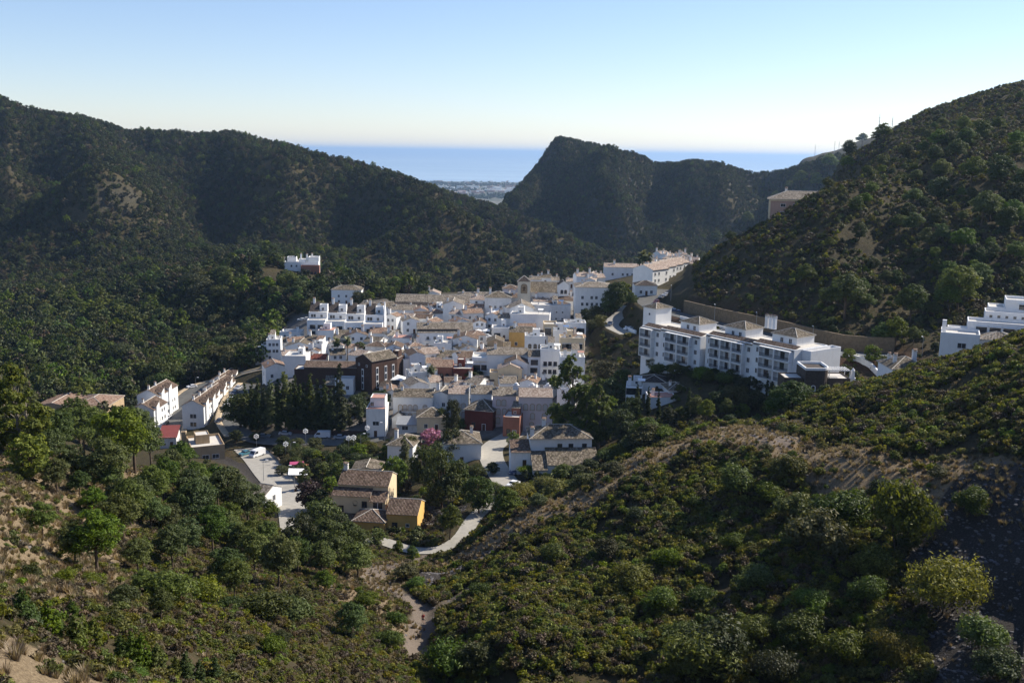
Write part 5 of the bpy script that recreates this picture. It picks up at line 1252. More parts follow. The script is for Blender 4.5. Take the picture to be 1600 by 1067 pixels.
# infill: the lesser houses packed between the named ones
rg = random.Random(5); FILL = []
rowsf = [(463, 470, 700, 800), (476, 486, 560, 900), (488, 496, 600, 800), (498, 505, 600, 760), (518, 526, 540, 760), (536, 544, 480, 740), (549, 556, 600, 760), (566, 574, 600, 700), (578, 586, 620, 780), (596, 603, 640, 880), (552, 558, 440, 560), (526, 534, 430, 560), (606, 614, 600, 640), (520, 530, 830, 910), (630, 640, 680, 860), (480, 492, 600, 735), (495, 510, 610, 760), (512, 528, 560, 650), (530, 548, 545, 640), (548, 562, 610, 760), (505, 530, 765, 850), (560, 590, 600, 760), (585, 606, 640, 900), (540, 556, 655, 760), (470, 480, 720, 900), (590, 612, 700, 880), (556, 566, 500, 560), (515, 540, 540, 600)]
for (ya, yb, xa, xb) in rowsf:
    x = xa
    while x < xb:
        py = rg.uniform(ya, yb); w = rg.uniform(17, 34); x += w * .55
        p = hit(x, py, 255, 1200, 5.0)
        if all((p.x - k[0])**2 + (p.y + 3.5 - k[1])**2 > (k[2] * .78 + 2.4)**2 for k in KEEP) and road_clear(np.array([p.x]), np.array([p.y]), 3.0)[0]:
            ti = rg.choice([(t_tan,'tan'),(t_moss,'mossy'),(t_terra,'terracotta'),(t_brown,'brown'),(t_pink,'pinkish')])
            rf = rg.choice(['gx','gx','gy','hip','flat','gx'])
            b = H1('village_house', 'x', x, py, w, rg.uniform(6, 9), rg.uniform(4, 6.5), rg.uniform(-25, 25), rg.choice([m_white, m_white, m_white, m_old]), rf, ti[0], 2, 2, ch=rg.choice([0,1,1,2]), pitch=.36, grp='lesser white houses')
            FILL.append((b.root, 'small %s white house' % ('flat-roofed' if rf == 'flat' else ti[1] + ' ' + {'gx': 'ridge-roofed', 'gy': 'gabled', 'hip': 'hip-roofed'}[rf]), 'house'))
        x += w * .55
# ------------------------------------------------------------------ trees and shrubs that can be told apart
TREES = []                                          # (root, phrase, kind word)
def proto(kind, seeds, f): return [f(s) for s in seeds]
PT = {
 'pine': (proto('p', range(6), lambda s: make_pine(s, 8, 8400, .21, None, 1.0, .41)), 8, 'green pine', 'pine_tree', 'pine', 'pines'),
 'dense': (proto('d', range(10, 14), lambda s: make_round(s, 7, 6.5, 6500, .23, m_dark)), 7, 'dark leafy tree', 'leafy_tree', 'tree', 'dark leafy trees'),
 'oak': (proto('o', range(14, 17), lambda s: make_round(s, 7, 7, 6000, .24, m_oak)), 7, 'grey-green tree', 'oak_tree', 'tree', 'grey-green trees'),
 'bright': (proto('b', range(17, 20), lambda s: make_round(s, 6, 5.5, 3400, .28, m_green, trunk=.12)), 6, 'bright green tree', 'garden_tree', 'tree', 'bright green garden trees'),
 'cypress': (proto('c', range(20, 23), lambda s: make_column(s, 12, 2.6, 4200, .3, m_dark)), 12, 'dark cypress', 'cypress_tree', 'cypress', 'cypresses'),
 'poplar': (proto('l', range(23, 26), lambda s: make_column(s, 12, 3.4, 3000, .34, m_poplar, .6, .1)), 12, 'pale poplar', 'poplar_tree', 'poplar', 'poplars'),
 'euca': (proto('e', range(26, 29), lambda s: make_tall(s, 18, 9.5, 16000, .32)), 18, 'tall yellowing tree', 'gum_tree', 'tree', 'yellowing tall trees'),
 'palm': (proto('m', range(29, 32), lambda s: make_palm(s, 9)), 9.6, 'palm', 'palm_tree', 'palm', 'palms'),
 'bush': (proto('s', range(40, 45), lambda s: make_shrub(s, 3.0, 2.4, 6500, .115, [m_oak, m_pine, m_scrub, m_pine, m_dark][s - 40], 11, .1)), 2.4, 'round shrub', 'shrub', 'shrub', 'large shrubs'),
 'juniper': (proto('j', range(50, 53), lambda s: make_column(s, 3.0, 1.6, 2600, .13, m_pine, .75)), 3.0, 'pointed juniper', 'juniper_shrub', 'shrub', 'junipers'),
 'pale': ([make_shrub(60, 4.0, 3.2, 8000, .12, m_oak, 16, .1), make_shrub(61, 4.0, 3.0, 8000, .12, m_scrub, 16)], 3.2, 'pale feathery shrub', 'shrub', 'shrub', 'pale feathery shrubs'),
 'pink': ([make_round(62, 5, 5, 2600, .26, m_pink, trunk=.2)], 5, 'pink blossoming tree', 'blossom_tree', 'tree', 'blossom trees'),
 'purple': ([make_round(63, 5, 5, 2600, .28, m_red, trunk=.2)], 5, 'purple-leaved tree', 'plum_tree', 'tree', 'purple-leaved trees'),
}
trg = random.Random(21)
def T(kind, px, py, hpx, wide=1.0, y0=None, Y=None):
    P, hm, phrase, nm, cat, grp = PT[kind]
    p = hit(px, py, y0 or 60) if Y is None else None
    if Y is not None: q = pt(px, py, Y); p = Vector((q.x, q.y, hz(q.x, q.y)))
    dist = p.length
    h = hpx * dist / FPX * 1.0 / max(.5, math.cos(math.atan2(-p.z, math.hypot(p.x, p.y))))
    s = h / hm; k = trg.randrange(len(P)); cr, tr = P[k]
    root = empty(nm, (p.x, p.y, p.z - .05 * s), trg.uniform(0, 6.28)); w = wide * trg.uniform(.92, 1.1)
    root.scale = (s * w, s * w, s)
    tag(root, None, cat, grp)
    place('crown' if nm != 'shrub' and nm != 'juniper_shrub' else 'foliage', cr, root); place('trunk' if cat != 'shrub' else 'stem', tr, root)
    sz = 'tall' if h > hm * 1.15 else ('small' if h < hm * .75 else '')
    if 'tall' in phrase: sz = ''
    TREES.append((root, (sz + ' ' + phrase).strip(), cat)); KEEP.append((p.x, p.y, .35 * s * hm * .3)); return root
def zc(l, ox, oy, s): return [(ox + a / s, oy + b / s, (b - c) / s) for a, b, c in l]
# pines on the left spur
for px, py, h in zc([(280,475,265),(265,625,485),(375,420,200),(450,420,250),(625,530,255),(500,640,400),(370,640,530),(200,830,690),(700,700,510),(575,840,640),(350,960,780),(450,990,740),(885,815,590),(1010,690,510),(1060,740,520),(985,890,700),(1150,775,590),(800,980,790),(790,570,430),(700,500,320),(560,540,250),(850,560,400),(1250,770,665),(1120,910,780),(1290,1060,830),(1180,1000,820),(1050,1060,890),(1380,1000,840),(1490,1010,860),(640,1000,850),(700,800,650),(430,730,610),(780,820,690),(1240,900,760),(1340,900,790),(1060,860,720),(640,700,560),(900,700,520),(960,600,480),(1180,880,740),(1430,940,800),(480,480,300),(760,640,470),(330,560,420),(860,930,760)], 0, 560, 2.963):
    T('pine', px, py, h, 1.0, 70)
for px, py, h in ((508,928,34),(549,1003,56),(366,938,56),(252,972,46),(228,930,36)): T('pine', px, py, h, .95, 60)
trg2 = random.Random(4); n = 0
while n < 20:
    px, py = trg2.uniform(40, 570), trg2.uniform(690, 900)
    if py > 760 + px * .35 or (px > 380 and py < 790) or (px < 150 and py > 770) or (480 < px and py < 850) or (px > 235 and py < 755) or (px > 500 and py < 875): n += .05; continue
    T('pine' if trg2.random() < .85 else 'bright', px, py, trg2.uniform(36, 72), 1.0, 70); n += 1
for px, py, h, w in ((30,715,130,1.15),(10,700,110,1.0),(45,700,95,1.0)): T('euca', px, py, h, w, 60)
for px, py, h in ((505,850,66),(522,858,50),(470,870,60),(545,880,60),(560,905,50)): T('dense' if px < 530 else 'pine', px, py, h, 1.15, 150)
# around the yellow villa and the street
for k, px, py, h, w in [('dense',690,795,90,.85),('dense',662,765,66,.85),('dense',680,742,50,.9),('dense',712,782,64,.8),('dense',702,722,50,1),('bright',617,770,55,.8),('bright',603,722,26,1),('poplar',632,742,60,1.2),
  ('dense',748,802,58,.95),('pine',792,818,52,1),('pine',703,843,52,.9),('bright',590,850,24,1.2),('bright',556,868,22,1.2),('bush',610,820,18,1.3),('bush',632,818,20,1.2),('bush',592,812,18,1.2),('pine',645,875,22,.9),('pine',622,872,26,.8),
  ('purple',483,797,42,1.1),('bright',504,750,26,1.2),('bright',530,752,30,1.3),('dense',492,745,28,1.2),('bright',515,770,24,1.2),('dense',470,742,20,1.2),('euca',478,765,38,1.2),('dense',500,800,34,1.2),('dense',520,728,20,1.3),('oak',440,742,14,1.6),('oak',455,712,16,1.5),
  ('pink',676,705,34,1.3),('bright',700,668,16,2),('bright',716,672,18,1.8),('dense',706,680,54,.55),('dense',689,668,30,.7),('bright',802,700,26,1.0),('bush',790,790,20,1.4),('bush',764,770,18,1.3),('oak',745,752,26,1.2),('dense',770,742,20,1.3),
  ('oak',640,716,34,1),('dense',612,706,22,1.2),('bright',598,668,18,1.2),('dense',580,664,20,1.2),('bush',568,686,12,1.3)]:
    T(k, px, py, h, w, 190)
for i in range(26): T('bush' if i % 3 else 'dense', trg2.uniform(820, 1010), 0, 1, 1, Y=10) if False else None
for px, py, h in ((850,765,20),(880,748,24),(905,745,20),(868,775,26),(925,735,18),(945,722,24),(965,715,20),(900,765,18),(840,790,20),(985,705,22),(915,760,22),(1012,700,40),(1040,690,24),(960,742,22),(825,745,18),(786,778,20),(815,775,20),(802,782,22)): T('bush', px, py, h, 1.4, 150)
# park trees and cypresses
for px, py, h in ((384,668,66),(395,672,74),(404,672,78),(413,670,62),(436,672,78),(486,672,86),(497,675,80),(508,672,78),(518,674,66),(532,676,104),(470,672,70),(476,676,76),(455,674,74),(462,670,82)): T('cypress', px, py, h, 1.15, 270)
for px, py, h in ((424,668,72),(446,668,84),(430,664,50),(524,668,48),(546,668,36),(562,664,40)): T('poplar', px, py, h, 1.1, 270)
for px, py, h in ((376,668,50),(390,668,40),(478,668,52),(510,664,40),(555,655,36),(570,640,28),(595,640,30),(370,690,18),(398,690,14),(460,726,18),(436,716,20)): T('dense', px, py, h, 1.25, 270)
grove(['dense','oak','bright','purple','bush'], 30, 405, 600, 697, 738, 12, 24, 235, lambda x, y: y < 700 + (x - 400) * .6 + 20 and x > 425, 41, 1.3) if False else None
# the two big yellowing trees and their neighbours
T('euca', 893, 705, 145, 1.0, 255); T('euca', 935, 700, 105, .95, 250); T('euca', 915, 705, 90, 1.0, 250); T('euca', 870, 690, 60, 1.0, 255)
for k, px, py, h, w in [('dense',968,690,50,1.2),('pine',1000,700,44,1),('dense',985,662,40,1.1),('cypress',1012,650,46,1),('cypress',1028,655,44,1),('cypress',1075,650,44,1.2),('cypress',995,640,40,1.3),('pine',1103,662,36,1),('pine',1133,658,34,.9),('pine',1184,675,28,.7),('bright',1062,660,24,1),('dense',1088,650,30,1),('dense',1120,640,30,1.1),('oak',1150,640,36,1.2),('cypress',1198,618,34,.9),('cypress',1205,622,34,.9),('cypress',1202,628,30,.8),('pine',1235,672,72,1.15),('pine',1222,660,50,1.2),('dense',1180,640,30,1.2),('dense',1045,668,30,1.1),('bright',950,660,40,1),
  ('dense',955,640,46,1.2),('dense',970,615,36,1.2),('oak',945,600,36,1.2),('bright',1205,650,30,1.2),('pine',1262,640,26,1.2),('bright',1160,655,24,1.2),('pine',1015,690,38,1.0),('dense',1140,668,20,1.3)]:
    T(k, px, py, h, w, 200)
# by the hairpin
for k, px, py, h, w in [('dense',962,487,46,.95),('dense',952,493,36,1.0),('bright',972,472,32,1.0),('pine',986,483,25,1.1),('dense',932,504,26,1.2),('oak',938,514,22,1.2),('dense',917,504,22,1.1),('oak',925,520,20,1.2),('dense',1000,448,20,.9),('bush',982,430,8,1.4)]:
    T(k, px, py, h, w, 330)
# palms
for px, py, h in ((527,572,40),(543,570,40),(1003,446,50),(1012,444,44),(998,444,40),(673,612,38),(812,650,12)):
    T('palm', px, py, h, 1.0, 300)
for k, px, py, h, w in [('bright',563,556,22,1.4),('bright',676,604,24,1.4),('dense',735,605,26,1.3),('dense',745,600,22,1.2),('bright',820,512,12,1.4),('bright',712,528,12,1.3),('dense',598,560,12,1.4),('poplar',764,457,30,1),('poplar',783,455,26,1),('poplar',795,450,26,1),('dense',786,452,30,1.1),('dense',776,453,26,1.2),('oak',800,450,24,1.1),('dense',660,468,26,.9),('cypress',633,462,32,1.2),('cypress',640,462,28,1.2)]:
    T(k, px, py, h, w, 330)
def grove(kinds, n, xa, xb, ya, yb, ha, hb, y0, cond=None, seed=1, wide=1.1):
    rr = random.Random(seed); m = 0; tries = 0
    while m < n and tries < n * 12:
        tries += 1; px, py = rr.uniform(xa, xb), rr.uniform(ya, yb)
        if cond and not cond(px, py): continue
        p = hit(px, py, y0)
        if any((p.x - k[0])**2 + (p.y - k[1])**2 < (k[2] * .9)**2 for k in KEEP): continue
        if not road_clear(np.array([p.x]), np.array([p.y]), 1.5)[0]: continue
        T(rr.choice(kinds), px, py, rr.uniform(ha, hb), wide, y0); m += 1
grove(['dense', 'oak', 'bright', 'dense'], 26, 555, 665, 438, 480, 14, 26, 450, None, 31)
grove(['dense', 'oak', 'oak', 'bright', 'dense'], 34, 300, 500, 440, 560, 22, 38, 380, lambda x, y: y < 600 - (x - 300) * .45, 32, 1.2)
grove(['dense', 'oak', 'dense'], 20, 120, 380, 560, 625, 26, 40, 370, None, 33, 1.2)
grove(['pine', 'dense', 'bright'], 18, 360, 540, 395, 440, 14, 24, 500, None, 34, 1.2)
grove(['dense', 'oak', 'bright', 'dense', 'bush', 'poplar'], 44, 425, 600, 697, 745, 11, 24, 235, None, 41, 1.3)
# right hill
RH = zc([(790,395,330),(850,350,295),(1160,340,278),(1270,365,320),(1350,365,290),(1320,290,220),(1480,290,225),(1130,400,335),(1060,410,350),(940,460,400),(700,470,390),(780,470,400),(660,480,400),(560,540,470),(510,555,510),(320,725,655),(170,800,745),(240,800,745),(590,1000,900),(770,1062,950),(1060,690,620),(1080,770,670),(1150,840,740),(1220,810,720),(900,930,870),(1250,1040,925),(1390,1020,905),(1350,540,415),(1480,530,405),(1400,720,575),(1440,700,590),(1540,720,610),(1100,1062,1000),(960,1000,930),(1200,960,880),(1320,860,740),(1590,560,470),(1560,420,340),(950,330,255),(920,340,280),(1400,330,240),(690,560,500),(450,620,560),(640,560,480),(1000,1000,930)], 1060, 110, 2.963)
for i, (px, py, h) in enumerate(RH): T('pine' if i % 4 else 'dense', px, py, h, 1.1, 290)
for px, py, h in zc([(530,300,45),(920,320,110),(1150,270,110),(1200,260,10),(830,470,300),(940,450,350),(740,470,330),(690,560,460),(560,560,480),(1500,330,225),(660,250,150),(1060,300,200),(760,590,520)], 1180, 420, 3.81): T('pine' if py < 560 else 'bright', px, py, h, 1.1, 262)
grove(['pine', 'dense', 'pine'], 40, 1290, 1600, 230, 470, 16, 34, 300, lambda x, y: y > 470 - (x - 1100) * .75, 35, 1.1)
grove(['pine', 'dense', 'oak'], 30, 1190, 1600, 130, 330, 9, 18, 440, lambda x, y: y > 335 - (x - 1190) * .52 and y < 380 - (x - 1190) * .36, 36, 1.1)
for px, py, h in ((921,222,11),(936,226,7),(950,232,8),(980,240,6),(988,241,7),(872,214,6),(880,215,5)): T('dense', px, py + 1, h, 1.3, 1300)
for i in range(26): T(['dense','oak','bush','dense'][i % 4], 1012 + i * 8.6, 573 + i * 1.55 + (i % 3) * 4, 13 + (i * 7) % 9, 1.3, 255)
# large near shrubs
for k, px, py, h, w in [(*a[:1], 900 + a[1] / 2.286, 640 + a[2] / 2.286, (a[2] - a[3]) / 2.286, a[4]) for a in [('bush',580,300,195,1.0),('bush',750,245,160,1.2),('bush',700,330,260,1.3),('bush',1150,500,280,.72),('bush',1290,250,200,1.2),('pale',1310,720,545,1.0),('bush',870,520,360,1.0),('bush',1040,700,600,.9),('bush',1060,600,500,1),('bush',500,920,760,1.1),('bush',430,960,800,1.0),('pale',720,980,870,1.0),('pale',1130,900,800,1.0),('bush',1450,870,760,1.1),('bush',1500,960,870,1.3),('bush',1410,370,280,1.1),('bush',1090,300,250,1.2),('bush',1180,500,440,1),('bush',790,400,300,1.2),('bush',950,430,290,1.2),('bush',560,500,440,1.2),('bush',430,350,310,1.3),('bush',680,150,120,1.5),('bush',320,560,490,1.2),('bush',300,720,640,1.2),('bush',450,700,640,1.2),('bush',840,720,650,1.2),('bush',640,640,560,1.2),('bush',200,640,560,1.2),('bush',220,400,350,1.2),('bush',960,900,800,1.2),('bush',800,840,740,1.2),('bush',120,520,460,1.3),('bush',380,850,770,1.2),('bush',640,820,740,1.2)]]:
    T(k, px, py, h, w, 70)
for k, px, py, h, w in [(a[0], a[1] / 3.333, 800 + a[2] / 3.333, (a[2] - a[3]) / 3.333, a[4]) for a in [('juniper',130,590,420,1.3),('juniper',170,600,470,1.2),('juniper',260,630,480,1.3),('juniper',300,640,520,1.1),('juniper',400,690,550,1.2),('juniper',490,700,560,1.2),('juniper',450,690,580,1),('juniper',630,770,650,1.1),('juniper',690,790,640,1),('juniper',740,810,650,1.2),('juniper',820,825,700,1.3),('juniper',920,860,760,1.1),('juniper',970,870,740,1.2),('juniper',1040,890,780,1.1),('juniper',1120,880,760,1),('bush',880,460,310,1.3),('bush',820,430,330,1.0),('bush',1060,480,365,1.2),('bush',1390,555,420,1.3),('bush',1530,580,450,1.2),('bush',1200,510,440,1.2),('bush',1280,700,640,1.2),('bush',1420,745,655,1.1),('bush',480,390,320,1.2),('bush',330,370,300,1.2),('bush',640,500,390,1.2),('bush',150,350,280,1.2),('juniper',380,570,470,1.4),('bush',1470,690,620,1),('bush',730,880,820,1.4)]]:
    T(k, px, py, h, w, 40)
for k, px, py, h, w in [('bush',635,905,26,1.3),('bush',650,920,18,1.2),('bush',620,975,20,1.3),('bush',608,1010,26,1.1),('bush',702,1060,50,1.2),('bush',740,1050,44,1.1),('bush',545,1000,12,1.2),('bush',750,935,24,1.2),('bush',574,950,24,1.2),('bush',860,878,28,1.1),('bush',470,940,24,1.2)]:
    T(k, px, py, h, w, 90)

# ------------------------------------------------------------------ vehicles
def car_proto(kind='car'):
    L_, W, Ht = (4.3, 1.75, 1.45) if kind == 'car' else (5.2, 2.0, 2.3)
    if kind == 'car': prof = [(-2.15,.35),(-2.12,.85),(-1.75,.98),(-1.0,1.03),(-.45,1.42),(.95,1.45),(1.7,1.02),(2.12,.92),(2.15,.35)]; glass = [(-.93,1.03),(-.45,1.37),(.9,1.40),(1.5,1.05)]
    else: prof = [(-2.6,.4),(-2.6,1.0),(-2.2,1.25),(-1.7,2.1),(-1.4,2.3),(2.5,2.3),(2.6,2.1),(2.6,.4)]; glass = [(-2.05,1.3),(-1.62,2.0),(-.6,2.0),(-.6,1.3)]
    def side(pr, w, m, s):
        n = len(pr)
        for i in range(n - 1):
            (a, z), (b, y) = pr[i], pr[i+1]; wa, wb = (w * (.82 if z > 1.2 and kind == 'car' else 1), w * (.82 if y > 1.2 and kind == 'car' else 1))
            s.face([(a,-wa,z),(b,-wb,y),(b,wb,y),(a,wa,z)], m)
        for sg in (-1, 1): s.face([(a, sg * (w * (.82 if z > 1.2 and kind == 'car' else 1)), z) for a, z in (pr if sg < 0 else pr[::-1])], m)
        s.face([(pr[0][0],-w,pr[0][1]),(pr[0][0],w,pr[0][1]),(pr[-1][0],w,pr[-1][1]),(pr[-1][0],-w,pr[-1][1])], m); return s
    bodies = {}
    def body(m): return side(prof, W / 2, m, Sh()).mesh('body')
    g = Sh()
    for sg in (-1, 1): g.face([(a, sg * (W / 2 * (.84 if z > 1.2 and kind == 'car' else 1.0) + .02), z) for a, z in (glass if sg < 0 else glass[::-1])], m_glass)
    if kind == 'car':
        g.face([(-1.03,-.8,1.04),(-.47,-.68,1.43),(-.47,.68,1.43),(-1.03,.8,1.04)], m_glass); g.face([(1.72,-.8,1.05),(.97,-.68,1.46),(.97,.68,1.46),(1.72,.8,1.05)], m_glass)
    else: g.face([(-2.23,-.85,1.28),(-1.74,-.85,2.08),(-1.74,.85,2.08),(-2.23,.85,1.28)], m_glass)
    gl = g.mesh('windows')
    wh = Sh().tube([(0,-.11,0),(0,.11,0)], [.33,.33], m_iron, 12); n = 12
    for y in (-.112, .112): wh.face([(.33*math.cos(6.283*i/n), y, .33*math.sin(6.283*i/n)) for i in range(n)], m_iron); wh.face([(.18*math.cos(6.283*i/n), y*1.05, .18*math.sin(6.283*i/n)) for i in range(n)], m_metalg)
    lt = Sh().box(-.03,.03,-.16,.16,-.08,.08,m_canvas).mesh('headlight')
    return body, gl, wh.mesh('wheel'), L_, W, lt
CP = {'car': car_proto('car'), 'van': car_proto('van')}
PAINT = {c: plain('paint_' + c, v, .3, .6, var=.04) for c, v in {'white': (.78,.78,.78), 'silver': (.42,.43,.45), 'grey': (.16,.17,.18), 'black': (.025,.025,.03), 'dark_blue': (.03,.06,.14), 'dark_red': (.12,.02,.02), 'teal': (.05,.16,.2), 'red': (.45,.04,.03)}.items()}
BODY = {}
CARS = []
def car(px, py, ang, colour='white', kind='car', y0=200, label=None):
    body, gl, wh, L_, W, lt = CP[kind]
    if (kind, colour) not in BODY: BODY[(kind, colour)] = body(PAINT[colour])
    p = hit(px, py, y0)
    root = empty('parked_car' if kind == 'car' else 'parked_van', (p.x, p.y, p.z + .04), R(ang)); tag(root, label, kind, 'cars parked along the village streets')
    place('body', BODY[(kind, colour)], root); place('windows', gl, root)
    for x in (-L_ * .31, L_ * .31):
        for y in (-W / 2 + .06, W / 2 - .06): place('wheel', wh, root, (x, y, .33))
    for y in (-.6, .6): place('headlight', lt, root, (-L_ / 2 - .01, y, .75 if kind == 'car' else .85))
    if not label: CARS.append((root, ('%s %s' % (colour.replace('_', ' '), kind)), kind))
    return root
car(402, 713, 60, 'white', 'van', 230, 'white delivery van at the top of the pale front street'); car(383, 711, 60, 'teal', 'car', 230, 'dark teal car behind the white van on the front street')
for px, py, c in ((446,680,'silver'),(532,686,'silver'),(412,684,'grey')): car(px, py, 178, c, y0=280)
car(504, 684, 2, 'white', 'van', 280)
for px, py, c in ((258,664,'black'),(262,654,'white'),(266,640,'white'),(256,672,'silver')): car(px, py, 92, c, y0=300)
for px, py, c in ((352,638,'silver'),(357,632,'white'),(361,626,'silver'),(343,660,'black'),(366,616,'grey'),(372,608,'silver')): car(px, py, 80, c, y0=300)
car(803, 740, 75, 'dark_blue', y0=200); car(802, 760, 60, 'white', y0=200)
car(953, 508, 75, 'silver', y0=330); car(1026, 474, 60, 'dark_red', y0=350); car(1034, 466, 60, 'grey', y0=350); car(1040, 463, 60, 'silver', y0=350)
for px, py, c in ((1036,484,'teal'),(1046,486,'silver'),(1054,488,'dark_blue')): car(px, py, 170, c, y0=330)
car(983, 516, 20, 'white', y0=320); car(428, 504, 10, 'red', y0=430); car(471, 501, 5, 'white', y0=430); car(478, 500, 5, 'white', y0=430)
car(1484, 471, 10, 'white', y0=300); car(1496, 470, 10, 'silver', y0=300); car(300, 606, 40, 'white', y0=380); car(1290, 549, 150, 'white', y0=270)

# ------------------------------------------------------------------ street furniture
LAMPS = []
lampm = Sh().tube([(0,0,-.5),(0,0,6)], [.09,.05], m_metalg).mesh('pole'); lampa = Sh().tube([(0,0,6),(.9,0,6.2)], [.04,.04], m_metalg).mesh('arm')
lamph = Sh().box(.7,1.4,-.14,.14,6.14,6.28,m_canvas).mesh('lamp_head')
for px, py, y0, a in ((455,722,240,0),(564,708,240,0),(601,690,260,3),(306,612,380,0),(271,634,330,3),(380,650,280,0),(1116,503,300,1.5),(1181,517,300,1.5),(1269,541,280,1.5),(443,548,380,0),(460,762,210,3),(412,752,210,0),(1440,560,270,1.5),(1048,470,380,1.5)):
    p = hit(px, py, y0); r = empty('street_lamp', p, a); tag(r, None, 'street lamp', 'street lamps'); place('pole', lampm, r); place('arm', lampa, r); place('lamp_head', lamph, r); LAMPS.append((r, 'slim grey street lamp', 'lamp'))
bm = bmesh.new(); bmesh.ops.create_icosphere(bm, subdivisions=1, radius=.85); s = Sh()
for e in bm.edges: s.tube([e.verts[0].co, e.verts[1].co], [.05, .05], m_canvas, 4)
bm.free(); ball = s.mesh('lattice_ball'); opole = Sh().tube([(0,0,-.5),(0,0,5)], [.06,.05], m_metalg).mesh('pole'); ORN = []
for px, py, h, y0 in ((478,702,5,270),(447,718,4,250),(545,712,4.6,250),(553,711,4.6,250),(574,690,3.6,270),(641,612,5.5,300),(401,700,3,260)):
    p = hit(px, py, y0); r = empty('light_ornament', p); r.scale = (1, 1, 1); tag(r, None, 'ornament', 'white lattice ball ornaments'); o = place('pole', opole, r); o.scale = (1, 1, h / 5); place('lattice_ball', ball, r, (0, 0, h + .9)); ORN.append((r, 'white lattice ball on pole', 'ornament'))
PAR = []
rg5 = random.Random(9)
for i in range(24):
    t = i / 23; px = 742 + 36 * t + rg5.uniform(-9, 9); py = 545 - 62 * t + rg5.uniform(-3, 3)
    p = hit(px, py, 330); r = empty('parasol', p, rg5.uniform(0, 1.5)); tag(r, None, 'parasol', 'white parasols along the market street'); R_ = rg5.uniform(1.3, 1.9); hh = rg5.uniform(2.6, 4.2)
    s = Sh(); c = [(R_, R_), (-R_, R_), (-R_, -R_), (R_, -R_)]
    for k in range(4): a, b_ = c[k], c[(k+1)%4]; s.face([(a[0],a[1],hh),(b_[0],b_[1],hh),(0,0,hh+.7)], m_canvas); s.face([(a[0],a[1],hh-.25),(b_[0],b_[1],hh-.25),(b_[0],b_[1],hh),(a[0],a[1],hh)], m_canvas)
    s.obj('canopy', r); Sh().tube([(0,0,-.5),(0,0,hh+.7)], [.05,.05], m_metalg).obj('pole', r); PAR.append((r, 'square white parasol', 'parasol'))
ANT = []
for px, ya, yb in ((1373,168,203),(1388,182,196),(1394,173,197),(1304,213,231),(1311,214,229),(1273,224,244)):
    p = pt(px, yb, 2190); p.z = min(p.z, hz(p.x, p.y) + 1); h = (yb - ya) * 2190 / FPX; r = empty('radio_mast', p); tag(r, None, 'mast', 'radio masts on the far hill'); Sh().tube([(0,0,-6),(0,0,h*.7),(0,0,h)], [.7,.5,.25] if px > 1350 else [.4,.3,.2], m_metalg, 5).obj('mast', r)
    s = Sh()
    for k in range(3): s.box(-1.2 if px > 1350 else -.5,1.2 if px > 1350 else .5,-.4,.4,h*(.5+.15*k),h*(.5+.15*k)+1.6,m_frame)
    s.obj('antenna', r); ANT.append((r, 'thin radio mast', 'mast'))
# walls
def wall_along(name, label, pts, y0, h, th, mat, down=3.0, cat='wall'):
    P = [hit(px, py, y0) for px, py in pts]; s = Sh()
    for a, b_ in zip(P[:-1], P[1:]):
        t = (b_ - a); t.z = 0; n = Vector((t.y, -t.x, 0)).normalized() * th / 2
        q = [a - n, b_ - n, b_ + n, a + n]
        lo = [Vector((v.x, v.y, v.z - down)) for v in q]; hi = [Vector((v.x, v.y, v.z + h)) for v in q]
        s.face(hi, mat); s.face(lo[::-1], mat)
        for i in range(4): j = (i+1) % 4; s.face([lo[i], lo[j], hi[j], hi[i]], mat)
    o = s.obj(name); return tag(o, label, cat)
q, hw = RQ['upper_road']
def offset(q, hw, i0, i1, side, h, th, mat, name, label, down=4, step=3, z0=0):
    s = Sh(); pts = []
    for i in range(i0, i1, step):
        t = q[min(i+1, len(q)-1)] - q[max(i-1, 0)]; t.z = 0; t.normalize(); n = Vector((t.y, -t.x, 0)) * side
        pts.append((q[i] + n * hw, n))
    for (a, na), (b_, nb_) in zip(pts[:-1], pts[1:]):
        Q = [a, b_, b_ + nb_ * th, a + na * th]; lo = [v - Vector((0,0,down)) for v in Q]; hi = [v + Vector((0,0,h)) for v in Q]
        s.face(hi, mat)
        for k in range(4): j = (k+1) % 4; s.face([lo[k], lo[j], hi[j], hi[k]], mat)
    o = s.obj(name); return tag(o, label, 'wall')
n0 = next(i for i, p in enumerate(q) if pix(p)[0] > 1048 and p.y < 400)
offset(q, hw + .6, n0, len(q), -1, 4.6, .8, plain('shaded_stone_wall', (0.15, 0.115, 0.075), .9, .2, var=.3, scale=1.2, stain=.3), 'retaining_wall', 'long sandy stone retaining wall behind the upper road')  # darker stone tone: the shade on the wall is put into its colour
offset(q, hw + .2, n0 + 6, len(q), 1, .9, .3, m_white, 'parapet_wall', 'low white parapet wall along the near side of the upper road', 2)
q, hw = RQ['hairpin_street']
offset(q, hw + .2, 0, max(6, len(q)//3), 1, 1.3, .5, m_white, 'curved_wall', 'white curved wall at the hairpin bend above the ravine', 3, 2)
q, hw = RQ['front_street']
offset(q, hw + .1, 4, len(q)-6, -1, .7, .4, m_stonew, 'kerb_wall', 'low stone wall along the right side of the pale front street', 2, 2)
wall_along('white_wall', 'white curved wall climbing the bank right of the stone tower house', [(1330,562),(1345,566),(1360,575),(1372,588)], 262, 1.6, .6, m_white)
wall_along('park_wall', 'low brown wall behind the cars parked below the cypresses', [(440,677),(480,678),(530,679),(575,680)], 290, 1.4, .4, m_brickd)
wall_along('garden_wall', 'white garden wall beside the small hut among left pines', [(306,752),(322,756),(336,752)], 230, 1.2, .3, m_white)
r = empty('flat_awning', hit(468, 752, 215)); tag(r, 'flat bright white awning beside the pale front street', 'awning')
